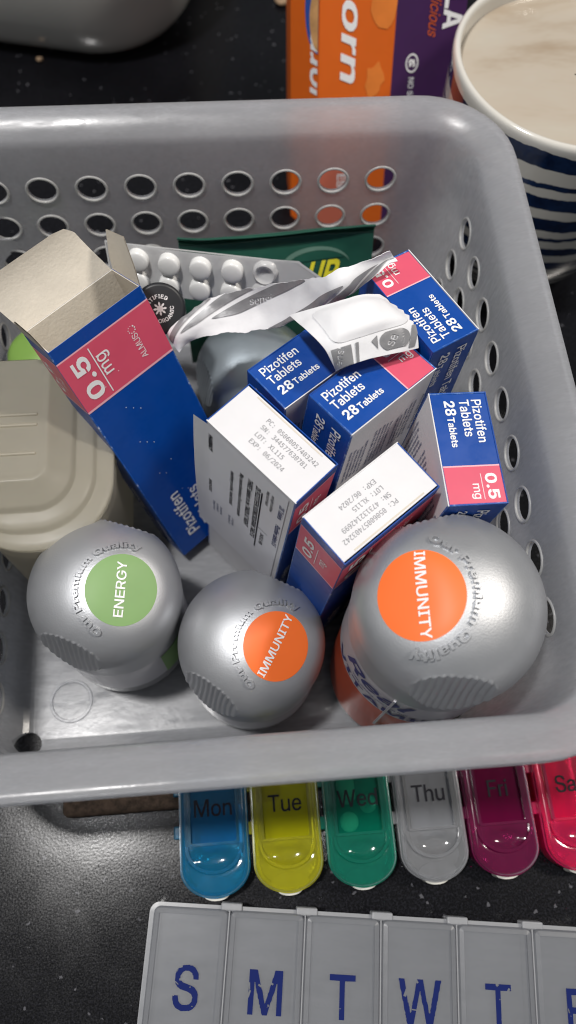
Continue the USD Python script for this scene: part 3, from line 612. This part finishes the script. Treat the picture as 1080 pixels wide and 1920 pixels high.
part('pale_panel', gs.print(sa.scale(ell, 0.9, 0.9).intersection(rect(0.45, 0.60, 1, 1)), 0.0005), M['green_foil'], g)
t = sa.scale(tp('UP', 0.15, 800, 0.62, 0.25), 1, 1, origin=(0, 0)); part('lettering', gs.print(move(t, 0.640, 0.44), 0.0007), M['yellow_print'], g)

# small black bottle with a round lid and an organic mark, tipped towards the lens
def arc_word(word, r, h, mid, wgt=600):
    t = tp(word, h, wgt); out = []; x = 0; w = width(t); v = []
    for ch in word:
        q = tp(ch, h, wgt) if ch != ' ' else None
        cw = (font(wgt).getlength(ch)) * h / 64.0
        if q is not None:
            a = mid + (w / 2 - x - cw / 2) / r
            out.append(sa.translate(sa.rotate(move(q, -cw / 2, 0), math.degrees(a) - 90, origin=(0, 0)), r * math.cos(a), r * math.sin(a)))
        x += cw
    return shapely.union_all(out)
# the second word reads along the lower arc, letters upright
def arc_low(word, r, h, mid, wgt=600):
    out = []; w = width(tp(word, h, wgt)); x = 0
    for ch in word:
        cw = font(wgt).getlength(ch) * h / 64.0; a = mid - (w / 2 - x - cw / 2) / (r - h / 2)
        out.append(sa.translate(sa.rotate(move(tp(ch, h, wgt), -cw / 2, 0), math.degrees(a) + 90, origin=(0, 0)), r * math.cos(a), r * math.sin(a))); x += cw
    return shapely.union_all(out)
mark = [arc_word('CERTIFIED', 0.44, 0.165, d2(128)), sg.Point(0.51 * math.cos(d2(58)), 0.51 * math.sin(d2(58))).buffer(0.03), arc_low('ORGANIC', 0.60, 0.165, d2(-42))]
leaf = [sa.rotate(sa.scale(sg.Point(0.16, 0).buffer(0.13), 1.0, 0.36), a, origin=(0, 0)) for a in range(10, 370, 45)] + [sg.Point(0, 0).buffer(0.07)]
mark.append(shapely.union_all(leaf).difference(shapely.union_all([sg.Point(0.17 * math.cos(a), 0.17 * math.sin(a)).buffer(0.034) for a in np.radians(range(32, 392, 45))])))
jc = at(300, 579, 0.116); jz = np.array([0.10, -0.62, 0.78]); jz /= np.linalg.norm(jz); jx = np.cross([0, 1, 0], jz); jx /= np.linalg.norm(jx); jy = np.cross(jz, jx); JR = 0.0110
g = thing('black_bottle', 'small black bottle with a round white organic mark, below the blister strip', 'bottle', None, frame(jc, np.column_stack([jx, jy, jz])))
part('lid', lathe([(0.0001, 0.0), (JR - 0.0016, 0.0), (JR - 0.0007, -0.0003), (JR - 0.0001, -0.0011), (JR, -0.0020), (JR, -0.0110), (JR - 0.0008, -0.0112)][::-1], 64), M['black_foil'], g, smooth=45)
part('body', lathe([(0.0001, -0.034), (JR - 0.0018, -0.034), (JR - 0.0010, -0.033), (JR - 0.0010, -0.0112), (0.0001, -0.0110)], 48), M['black_foil'], g, smooth=45)
part('organic_mark', onface(sa.scale(shapely.union_all(mark), JR * 0.9, JR * 0.9, origin=(0, 0)), (0, 0, 0), (1, 0, 0), (0, 1, 0), 0.0002), M['print_white'], g)

# blister strip with tablets
TLb, TRb = at(196, 450, 0.112), at(566, 493, 0.118)
ub = (TRb - TLb); Lb = np.linalg.norm(ub); ub /= Lb
nb = np.cross(ub, [0, 0, 1.0]); nb /= np.linalg.norm(nb)              # faces the front
if nb[1] > 0: nb = -nb
vb = np.array([0, 0, -1.0]) + 0.30 * nb; vb -= ub * (vb @ ub); vb /= np.linalg.norm(vb)
if np.cross(ub, -vb) @ nb < 0: pass
Hb = 0.0245
bl = thing('blister_strip', 'clear blister strip of round white tablets standing across the back of the basket', 'blister pack')
def bpt(x, y, o=0.0): return TLb + ub * x + vb * y + nb * o
out = sg.Polygon([(0, 0), (Lb * 0.985, 0), (Lb * 1.0, 0.0012), (Lb + 0.0135, 0.0105), (Lb + 0.016, 0.0145), (Lb + 0.016, Hb), (0, Hb)])
vv, ff = tri(out); vv, ff = dense(vv, ff, 0.006)
bend = lambda x: 0.0015 * np.sin(x * 40)
P3 = lambda v, o: TLb + v[:, :1] * ub + v[:, 1:] * vb + (o + bend(v[:, 0]))[:, None] * nb
a3, b3 = P3(vv, np.full(len(vv), 0.0002)), P3(vv, np.full(len(vv), -0.0002))
part('strip', join((a3, ff), (b3, ff[:, ::-1])), M['blister_foil'], bl, smooth=True)
edge = out.difference(out.buffer(-0.0007)); vv, ff = tri(edge); part('strip_edge', (P3(vv, np.full(len(vv), 0.0004)), ff), M['tablet'], bl)
pk_profile = [(0.0050, 0.0), (0.0050, 0.0024), (0.0048, 0.0030), (0.0043, 0.0034), (0.0028, 0.0037), (0.0012, 0.0038), (0.0001, 0.0038)]
FB = np.column_stack([ub, -vb, nb])
for row, (px0, py) in enumerate(((265, 482), (254, 518))):
    for k in range(5):
        x = 0.0155 + 0.0147 * k + (0.0 if row == 0 else -0.0010); y = 0.0062 + 0.0110 * row
        if k == 4:                                              # pushed out: a ragged empty pocket
            v, f = lathe([(0.0058, 0.0), (0.0055, 0.0020), (0.0046, 0.0026), (0.0036, 0.0014), (0.0020, 0.0006), (0.0001, 0.0004)], 28)
            v = v + 0.0007 * (meshkit.noise(v * 500, 4) - 0.5)[:, None]
            part('empty_pocket', (bpt(x, y) + v @ FB.T, f), M['blister_foil'], bl, smooth=40)
        else:
            v, f = lathe(pk_profile, 32); part('tablet', (bpt(x, y, bend(x)) + v @ FB.T, f), M['tablet'], bl, smooth=45)

# torn wrapper: a ragged strip and an opened pocket with a white pad
g = thing('torn_wrapper', 'torn white and grey printed foil wrapper lying over the tops of the cartons', 'wrapper')
Z0 = 0.158
lower = [(338, 664, 0.108), (372, 634, 0.112), (450, 632, 0.117), (545, 617, 0.129), (620, 582, 0.145), (694, 526, 0.154), (746, 492, 0.157)]
upper = [(314, 618, 0.114), (366, 574, 0.120), (446, 538, 0.128), (545, 524, 0.142), (612, 512, 0.155), (672, 488, 0.161), (730, 467, 0.162)]
midl = [tuple((np.array(a) + np.array(b)) / 2 + [0, 0, 0.0025 * math.sin(i * 1.9)]) for i, (a, b) in enumerate(zip(lower, upper))]
ws = Sheet([[at(*p) for p in lower], [at(*p) for p in midl], [at(*p) for p in upper]], 0.0030, 70, 11)
nz = lambda t, k: 0.34 * (float(meshkit.fbm(np.array([t * 9.0 + 31 * k, k, 0.5]), 5, 3)) - 0.5)
ol = sg.Polygon([(t, 0.07 + nz(t, 0)) for t in np.linspace(0.0, 1, 140)] + [(t, 0.93 + nz(t, 2)) for t in np.linspace(1, 0.0, 140)]).buffer(0).intersection(rect(0, 0, 1, 1))
part('torn_strip', ws.mesh(70, 20, ol), M['tissue'], g, smooth=25)
pr_ = []
for x in (0.02, 0.18, 0.34, 0.52, 0.68, 0.84):
    o_ = rrect(x, 0.45, x + 0.11, 0.97, 0.04) if int(x * 50) % 2 else rrect(x, 0.05, x + 0.12, 0.50, 0.04)
    pr_.append(sa.skew(o_, 25, 0))
part('grey_print', ws.print(shapely.union_all(pr_).intersection(ol).difference(shapely.union_all([move(tp('sensi', 0.17, 500, 0.13), x + 0.03, y) for x, y in ((0.34, 0.60), (0.18, 0.18), (0.68, 0.62))])), 0.0005, 0.03), M['foil_grey'], g)
pg = [[(633, 692, 0.153), (668, 682, 0.157), (725, 668, 0.156), (783, 652, 0.153)], [(607, 652, 0.160), (655, 638, 0.1625), (716, 619, 0.162), (775, 606, 0.158)],
      [(577, 622, 0.158), (638, 606, 0.1635), (696, 590, 0.1635), (752, 586, 0.156)], [(543, 592, 0.150), (610, 572, 0.158), (668, 556, 0.160), (716, 555, 0.154)]]
pw = Sheet([[at(*p) for p in r] for r in pg], 0.0016, 80, 21)
ol2 = sg.Polygon([(0.0, 0.0), (0.5, 0.02), (1.0, 0.0), (1.0, 0.30)] + [(0.985 + 0.02 * math.sin(k * 2.1), 0.30 + 0.7 * k / 14) for k in range(14)] + [(0.96, 1.0), (0.5, 0.985), (0, 1.0), (0.0, 0.6), (0.01, 0.3)]).buffer(0).intersection(rect(0, 0, 1, 1))
part('pocket', pw.mesh(36, 36, ol2), M['tissue'], g, smooth=40)
pad = rrect(0.15, 0.33, 0.955, 0.95, 0.12)
pd = lambda u, v: 0.0011 * np.sin(0.5 * math.pi * np.clip(np.minimum.reduce([(u - 0.15) / 0.16, (0.955 - u) / 0.12, (v - 0.33) / 0.16, (0.95 - v) / 0.12]), 0, 1)) ** 1.5 + 0.0003
part('pad', pw.mesh(30, 30, pad, extra=pd), M['tissue'], g, smooth=40)
sq = [sg.Polygon([(0.02, 0.02), (0.30, 0.02), (0.33, 0.27), (0.08, 0.27)]), sg.Polygon([(0.335, 0.02), (0.37, 0.02), (0.41, 0.27), (0.375, 0.27)]), sa.scale(sg.Point(0.76, 0.17).buffer(0.16, quad_segs=12), 0.95, 0.85).intersection(rect(0.56, 0.06, 1, 0.29)), sg.Polygon([(0.53, 0.22), (0.58, 0.10), (0.60, 0.28)]), sg.Polygon([(0.88, 0.03), (0.95, 0.03), (1.0, 0.16), (1.0, 0.29), (0.96, 0.29)])]
ws_ = [move(sa.rotate(tp('ensi', 0.10, 500, 1.0), 62, origin=(0, 0)), 0.14, 0.03), move(sa.rotate(tp('se', 0.10, 500, 1.0), 58, origin=(0, 0)), 0.73, 0.08)]
part('grey_print', pw.print(shapely.union_all(sq).difference(shapely.union_all(ws_)), 0.0005, 0.04), M['foil_grey'], g)

# ================================================================== BEHIND THE BASKET
# deep white dish, top left
dc_ = np.array([-0.138, 0.656]); da = d2(-13)
def dish_ring(d, z):
    r = rr_ring(-0.13, -0.115, 0.13, 0.115, 0.060, d, z, 14); r[:, :2] = r[:, :2] @ rotz(da)[:2, :2].T + dc_; return r
dp = [(-0.05, 0.004), (-0.012, 0.003), (-0.006, 0.0), (-0.002, 0.0), (0.003, 0.004), (0.010, 0.014), (0.015, 0.030), (0.019, 0.055), (0.021, 0.078), (0.0218, 0.080), (0.0208, 0.0822), (0.019, 0.0815), (0.0165, 0.055), (0.012, 0.032), (0.004, 0.014), (-0.010, 0.008), (-0.05, 0.0075)]
tag(part('white_dish', loft([dish_ring(d, z) for d, z in dp]), M['dish_ceramic'], smooth=45), 'deep glossy white ceramic dish with rounded corners at top left of the worktop', 'dish')

# striped mug, right
def mug_material():
    n = {'g': ('texture_coordinate', {}), 's': ('separate_xyz', {}), 'w': ('noise_texture', {'scale': 26.0, 'detail': 5.0, 'roughness': 0.65}), 'wm': ('math', {'math_type': 'multiply', 'value2': 0.008}),
         'za': ('math', {'math_type': 'add'}), 'mr': ('map_range', {'from_min': 0.0125, 'from_max': 0.1415, 'to_min': 0.0, 'to_max': 1.0, 'clamp': True}),
         'r': ('rgb_ramp', {'interpolate': False, 'ramp': None}), 'bl': ('noise_texture', {'scale': 70.0, 'detail': 5.0, 'roughness': 0.7}),
         'blr': ('rgb_ramp', {'ramp': [(0.35, (0.004, 0.010, 0.034)), (0.7, (0.013, 0.034, 0.10))]}), 'mx': ('mix_color', {'a': (0.62, 0.60, 0.54)}), 'p': ('principled_bsdf', {'roughness': 0.12, 'coat_weight': 0.5})}
    b = [(0.0, 0)]
    for a, c in ((0.03, 0.055), (0.085, 0.105), (0.135, 0.16), (0.20, 0.235), (0.275, 0.335), (0.385, 0.435), (0.475, 0.495), (0.535, 0.60), (0.645, 0.705), (0.745, 0.765), (0.835, 0.905)): b += [(a, 1), (c, 0)]
    n['r'] = ('rgb_ramp', {'interpolate': False, 'ramp': [(x, (y, y, y)) for x, y in b]})
    l = [('g.object', 's.vector'), ('g.object', 'w.vector'), ('w.fac', 'wm.value1'), ('s.z', 'za.value1'), ('wm.value', 'za.value2'), ('za.value', 'mr.value'), ('mr.result', 'r.fac'), ('g.object', 'bl.vector'), ('bl.fac', 'blr.fac'), ('r.color', 'mx.fac'), ('blr.color', 'mx.b'), ('mx.result', 'p.base_color')]
    return usdkit.material(stage, '/World/Looks/striped_glaze', n, l, surface='p.BSDF')
def mug_inside():
    n = {'g': ('texture_coordinate', {}), 'mp': ('mapping', {'scale': (0.7, 1.9, 1.0)}), 'n': ('noise_texture', {'scale': 17.0, 'detail': 7.0, 'roughness': 0.6, 'distortion': 0.4}),
         'r': ('rgb_ramp', {'ramp': [(0.32, (0.33, 0.262, 0.19)), (0.5, (0.42, 0.365, 0.295)), (0.72, (0.44, 0.40, 0.335))]}), 'p': ('principled_bsdf', {'roughness': 0.22})}
    return usdkit.material(stage, '/World/Looks/stained_glaze', n, [('g.object', 'mp.vector'), ('mp.vector', 'n.vector'), ('n.fac', 'r.fac'), ('r.color', 'p.base_color')], surface='p.BSDF')
M['mug'] = mug_material(); M['mug_in'] = mug_inside()
mug = thing('striped_mug', 'large white mug with hand painted blue stripes and a pale milky drink inside', 'mug', None, frame((0.180, 0.3405, 0.0), np.eye(3)))
part('body', lathe([(0.001, 0.003), (0.030, 0.003), (0.033, 0.0), (0.037, 0.0), (0.041, 0.006), (0.050, 0.020), (0.057, 0.040), (0.0605, 0.062), (0.0622, 0.090), (0.0630, 0.116), (0.0634, 0.1225), (0.0635, 0.1268)], 128), M['mug'], mug, smooth=50)
part('rim', lathe([(0.0635, 0.1268), (0.0635, 0.1285), (0.0632, 0.1300), (0.0622, 0.1312), (0.0608, 0.1312), (0.0598, 0.1300), (0.0594, 0.1280), (0.0592, 0.1250)], 128), M['ceramic'], mug, smooth=60)
part('inside', lathe([(0.0592, 0.1250), (0.0585, 0.118), (0.0582, 0.112)], 128), M['ceramic'], mug, smooth=60)
part('milky_drink', lathe([(0.0588, 0.1222), (0.0580, 0.1216), (0.0560, 0.1214), (0.030, 0.1214), (0.0005, 0.1214)], 96), M['mug_in'], mug, smooth=60)

# orange and purple food packet leaning behind the basket
ly = np.array([0, 0.46, 1.0]); ly /= np.linalg.norm(ly)                 # up the packet
lx = np.array([1.0, 0, 0]); ln_ = np.cross(lx, ly)                      # out of its front
po = np.array([0.0576, 0.356, 0.004])
pkR = np.column_stack([lx, ly, ln_])
pk = thing('food_packet', 'orange and purple cardboard food packet leaning behind the basket, lettered orn', 'food packet', None, frame(po, pkR))
PH = 0.26; XP = 0.0417
def pk_box(pts, y0, y1):
    p = sg.Polygon(pts); m = trimesh.creation.extrude_polygon(p, y1 - y0, engine='earcut'); v = np.asarray(m.vertices)
    return np.column_stack([v[:, 0], v[:, 2] + y0, v[:, 1]]), np.asarray(m.faces)[:, ::-1]
part('body', pk_box([(-0.0005, -0.0003), (0.080, -0.0003), (0.082, -0.045), (-0.0145, -0.045), (-0.0145, -0.016)], 0, PH), M['pack_orange'], pk)
fx_ = lambda p, off=0.0004: onface(p, (0, 0, 0), (1, 0, 0), (0, 1, 0), off)
part('front_panel', fx_(rect(0, 0, XP, PH), 0.0002), M['pack_orange'], pk)
pp = part('purple_panel', fx_(rect(XP, 0, 0.080, PH), 0.0003), M['pack_purple'], pk)
def down(p, x, y): return move(sa.rotate(p, -90, origin=(0, 0)), x, y)     # reads down the packet, tops to the right
def ylocal(px, py):
    d = CAM.T @ np.array([px - 540, py - 960, 1450.0]); t = ((po - EYE) @ ln_) / (d @ ln_); q = EYE + d * t - po; return q @ lx, q @ ly
x_b, y_end = ylocal(637, 150); _, y_o = ylocal(637, -8)
word = tp('orn', 0.0115, 700, 1.0, 0.22); word = sa.scale(word, abs(y_o - y_end) / width(word), 1, origin=(0, 0))
part('lettering', fx_(down(word, x_b, y_o), 0.0006), M['print_white'], pk)
for (px, py, s_) in ((720, 18, 1.0), (700, 150, 0.8)):
    a, b_ = ylocal(px, py); k = 16; ang = np.linspace(0, 2 * math.pi, k, endpoint=False); rr = s_ * 0.008 * (0.65 + 0.5 * rng.random(k))
    part('printed_crumb', fx_(sg.Polygon([(a + r_ * math.cos(q) * 0.8, b_ + r_ * math.sin(q) * 1.3) for r_, q in zip(rr, ang)]).buffer(0.0006).intersection(rect(0, 0, XP, PH)), 0.0005), M['pack_amber'], pk)
a, b_ = ylocal(772, 118)
logo = shapely.union_all([sa.scale(ring(0.0042, 0.0034, 12), 0.85, 1.15), sa.rotate(sa.scale(ring(0.0019, 0.0009, 8), 0.8, 1.2), 40).difference(rect(-0.0004, -0.005, 0.0006, 0.0)), sa.rotate(rect(-0.0004, -0.0022, 0.0004, 0.0022), -40)])
part('round_mark', fx_(move(logo, a, b_), 0.0006), M['print_white'], pp)
a, b_ = ylocal(766, 144); part('lettering', fx_(down(tp('NO SOYA', 0.0030, 600), a, b_), 0.0006), M['print_white'], pp)
a, b_ = ylocal(812, -40); part('script', fx_(down(tp('delicious', 0.0058, 400, 0.85, 0.35), a, b_), 0.0006), M['script_orange'], pp)
a, b_ = ylocal(836, -14); part('lettering', fx_(down(tp('LA', 0.0105, 800, 0.9), a, b_), 0.0006), M['print_white'], pp)
a, b_ = ylocal(600, 372); part('salmon_panel', fx_(rect(0.0, 0, a + 0.018, b_ + 0.018), 0.0003), M['pack_salmon'], pk)
a, b_ = ylocal(632, 325); part('lettering', fx_(down(tp('ES', 0.0050, 600), a, b_), 0.0006), M['print_white'], pk)
# bevelled side face
sO, sE = np.array([-0.0145, 0, -0.016]), np.array([-0.0005, 0, -0.0003]); se = sE - sO; sw = np.linalg.norm(se); se /= sw
sf = lambda p, off: onface(p, sO, se, (0, 1, 0), off)
_, ya = ylocal(575, 208); _, yb_ = ylocal(575, 68)
st = tp('uorn', 0.0125, 700, 1.0, 0.2); st = sa.scale(st, (yb_ - ya) / width(st), 1, origin=(0, 0)); st = move(sa.rotate(st, 90, origin=(0, 0)), sw + 0.0035, ya)
part('side_lettering', sf(st.intersection(rect(0, 0, sw - 0.0002, PH)), 0.0004), M['print_white'], pk)
_, yl = ylocal(575, 20)
pic = sa.scale(sg.Point(sw, yl).buffer(0.016), 0.62, 1.3).intersection(rect(0, 0, sw - 0.0001, PH))
part('picture', sf(pic, 0.0003), M['pack_blue'], pk)
part('picture_biscuit', sf(sa.scale(sg.Point(sw + 0.001, yl - 0.004).buffer(0.012), 0.62, 1.3).intersection(rect(0, 0, sw - 0.0001, PH)), 0.0005), M['biscuit'], pk)

# crumbs on the worktop behind
for i, (px, py, s_, lb) in enumerate(((75, 113, 0.0022, 'small pale crumb on the black worktop under the dish'), (532, 6, 0.006, 'brown crumb on the worktop left of the food packet'))):
    m = trimesh.creation.icosphere(2, s_); m.vertices *= 1 + 0.5 * (meshkit.noise(np.asarray(m.vertices) / s_ * 1.7, i) - 0.5)[:, None]; m.vertices *= [1.1, 0.9, 0.6]
    m.apply_translation(at(px, py, 0.0) + [0, 0, s_ * 0.45]); tag(part('crumb', m, M['crumb'], smooth=True), lb, 'crumb')

# ================================================================== IN FRONT OF THE BASKET
ck = rbox(-0.0905, 0.0150, 0.0005, 0.010, 0.0395, 0.0085, 0.003, 6)
tag(part('cork_block', ck, M['cork'], smooth=40), 'brown speckled cork strip lying under the front rim of the basket', 'cork strip')

# colour day boxes
PW, PL, PZ = 0.0318, 0.062, 0.0185
def day_box(day, x, y, label):
    c = thing('day_box', label, 'pill box', 'coloured day boxes clipped in a row', frame((x, y, 0.0), np.eye(3)))
    mb, ml = M['pod_' + day], M['lid_' + day]; w = PW / 2 - 0.0004
    def outline(d): 
        b = shapely.box(-w, 0, w, PL); f_ = sa.scale(sg.Point(0, 0).buffer(1, quad_segs=24), w, 0.0125); return shapely.union_all([sa.translate(f_, 0, 0.0125), shapely.box(-w, 0.0125, w, PL)]).buffer(-d) if d > 0 else shapely.union_all([sa.translate(f_, 0, 0.0125), shapely.box(-w, 0.0125, w, PL)])
    def ringp(d, z, n=96):
        p = outline(d).exterior; return np.array([(*p.interpolate(t, True).coords[0], z) for t in np.linspace(0, 1, n, endpoint=False)])
    # hollow tray
    part('tray', loft([ringp(0.004, 0.0006), ringp(0.002, 0.0006), ringp(0.0008, 0.0016), ringp(0.0003, 0.006), ringp(0.0, 0.0125), ringp(0.0014, 0.0126), ringp(0.0018, 0.0060), ringp(0.0030, 0.0024), ringp(0.006, 0.0020)][::-1]), mb, c, smooth=35)
    # lid: a shallow cap with a raised window frame and a thumb lip
    win = rrect(-w + 0.0054, 0.0225, w - 0.0054, PL - 0.006, 0.0014)
    part('lid', loft([ringp(0.0022, 0.0130), ringp(0.0006, 0.0129), ringp(0.0004, 0.0133), ringp(0.0006, 0.0146), ringp(0.0014, 0.0154), ringp(0.0026, 0.0157)], False, False), ml, c, smooth=35)
    dip = outline(0.0026).difference(win); dv, df = tri(dip); dv, df = dense(dv, df, 0.0016)
    zz = 0.0157 - 0.0022 * np.exp(-((dv[:, 0] / (w * 0.55)) ** 2 + ((dv[:, 1] - 0.0155) / 0.0042) ** 2) ** 2)
    part('lid_top', (np.column_stack([dv, zz]), df), ml, c, smooth=True)
    part('window_pane', prism(win, 0.0148, 0.0154), M['pane_' + day], c)
    fr = rrect(-w + 0.0042, 0.0215, w - 0.0042, PL - 0.004, 0.0012).difference(rrect(-w + 0.0054, 0.0227, w - 0.0054, PL - 0.006, 0.0008))
    part('window_frame', prism(fr, 0.0157, 0.0172), ml, c)
    a = np.linspace(math.pi, 2 * math.pi, 24); lip = np.array([((w - 0.0035) * math.cos(q), 0.0210 + 0.0105 * math.sin(q)) for q in a])
    band_ = sg.LineString(lip).buffer(0.0007, quad_segs=4); part('lid_ridge', prism(band_, 0.0156, 0.0170), ml, c)
    sc_ = sa.translate(sa.scale(sg.Point(0, 0).buffer(1, quad_segs=20), 0.0085, 0.0042), 0, 0.0042)
    part('thumb_tab', prism(sc_.buffer(0.0), 0.0095, 0.0140), mb, c)
    part('catch', prism(sa.translate(sa.scale(sg.Point(0, 0).buffer(1, quad_segs=14), 0.0055, 0.0024), 0, 0.0012), 0.0022, 0.0092), M['white_plastic'], c)
    for sy in (0.0250, 0.0430):
        part('side_clip', rbox(-PW / 2 - 0.0022, sy, 0.0060, -PW / 2 + 0.0012, sy + 0.0055, 0.0120, 0.0006, 4), mb, c)
    t = tp(day, 0.0072, 500, 0.92); part('lettering', onface(move(t, -width(t) / 2 - t.bounds[0], 0.0335), (0, 0, 0.0155), (1, 0, 0), (0, 1, 0), 0.0002), M['print_dark'], c)
    return c
names_ = [('Mon', 'blue day box lettered Mon'), ('Tue', 'yellow day box lettered Tue'), ('Wed', 'green day box lettered Wed with pills inside'), ('Thu', 'clear colourless day box lettered Thu'), ('Fri', 'dark plum day box lettered Fri'), ('Sat', 'bright pink day box lettered Sat at the right edge')]
xs_ = [-0.0213, 0.0112, 0.0443, 0.0770, 0.1093, 0.1430]
for i, (dname, lb) in enumerate(names_):
    day_box(dname, xs_[i], -0.0232 - 0.0004 * i, lb)
wx, wy = xs_[2], -0.024
def pill(r, h, x, y, z, lab, long=0.0):
    m = trimesh.creation.capsule(height=long, radius=r, count=[20, 20]) if long else trimesh.creation.icosphere(3, r)
    if long: m.apply_translation([0, 0, 0]); m.apply_transform(trimesh.transformations.rotation_matrix(math.pi / 2, [1, 0, 0])); 
    m.vertices[:, 2] *= h / (2 * r); m.apply_translation([x, y, z]); tag(part('pill', m, M['pill_green'], smooth=True), lab, 'pill')
pa, pb, pc = at(648, 1478, 0.006), at(655, 1541, 0.006), at(690, 1507, 0.006)
pill(0.0042, 0.0055, pa[0], pa[1], 0.0056, 'long pill inside the green Wed box, behind its W', 0.006)
pill(0.0044, 0.0045, pb[0], pb[1], 0.0055, 'round pill nearest the front inside the green Wed box')
pill(0.0040, 0.0040, pc[0], pc[1], 0.0050, 'round pill under the letter d inside the green Wed box')

# seven day organiser
oa = math.atan2(-0.0221 * 0 - 0.0243, 0.1789); TLo = at(281, 1692, 0.022)
og = thing('pill_organiser', 'frosted clear seven day pill organiser lettered in worn blue, nearest the camera', 'pill organiser', None, frame((TLo[0], TLo[1], 0.0), rotz(math.atan2(at(1080, 1741, 0.022)[1] - TLo[1], at(1080, 1741, 0.022)[0] - TLo[0]))))
CW = 0.0323; OL = 7 * CW + 0.004; OD = 0.058
def og_ring(d, z): return rr_ring(0, -OD, OL, 0, 0.004, d, z, 8)
part('tray', loft([og_ring(-0.006, 0.0005), og_ring(-0.002, 0.0006), og_ring(-0.001, 0.002), og_ring(0.0, 0.0170), og_ring(0.0002, 0.0172), og_ring(-0.002, 0.0173), og_ring(-0.0025, 0.008), og_ring(-0.004, 0.003)]), M['organizer_tray'], og, smooth=35)
for i in range(7):
    x0 = 0.002 + i * CW; x1 = x0 + CW - 0.0007
    q = lambda d, z: rr_ring(x0, -OD + 0.001, x1, -0.0012, 0.0025, d, z, 6)
    l = part('day_lid', loft([q(-0.0004, 0.0176), q(0.0, 0.0180), q(0.0, 0.0202), q(-0.0006, 0.0212), q(-0.0032, 0.0216), q(-0.0036, 0.0212), q(-0.0042, 0.0204), q(-0.0046, 0.0203), q(-0.010, 0.0203)]), M['organizer'], og, smooth=35)
    ch = 'SMTWTFS'[i]; t = tp(ch, 0.0158, 560, 0.85)
    wear = shapely.union_all([sa.rotate(rect(a_ - 0.0012 * rng.random(), b_, a_ + 0.0001, b_ + 0.0035 * rng.random()), rng.random() * 180) for a_, b_ in zip(rng.random(8) * 0.011, rng.random(8) * 0.0158)])
    for piece in getattr(t.difference(wear), 'geoms', [t.difference(wear)]):
        if piece.area > 2e-7: part('lettering', onface(move(piece, (x0 + x1) / 2 - width(t) / 2, -0.0385), (0, 0, 0.0203), (1, 0, 0), (0, 1, 0), 0.0003), M['print_blue'], l)
    part('hinge', rbox(x1 - 0.0035, -0.0016, 0.0120, x1 + 0.0055, 0.0014, 0.0195, 0.0006, 4), M['organizer_tray'], og)
    if i < 6: part('divider', box(x1 + 0.0001, -OD + 0.0015, 0.003, x1 + 0.0006, -0.0015, 0.0203), M['organizer_tray'], og)
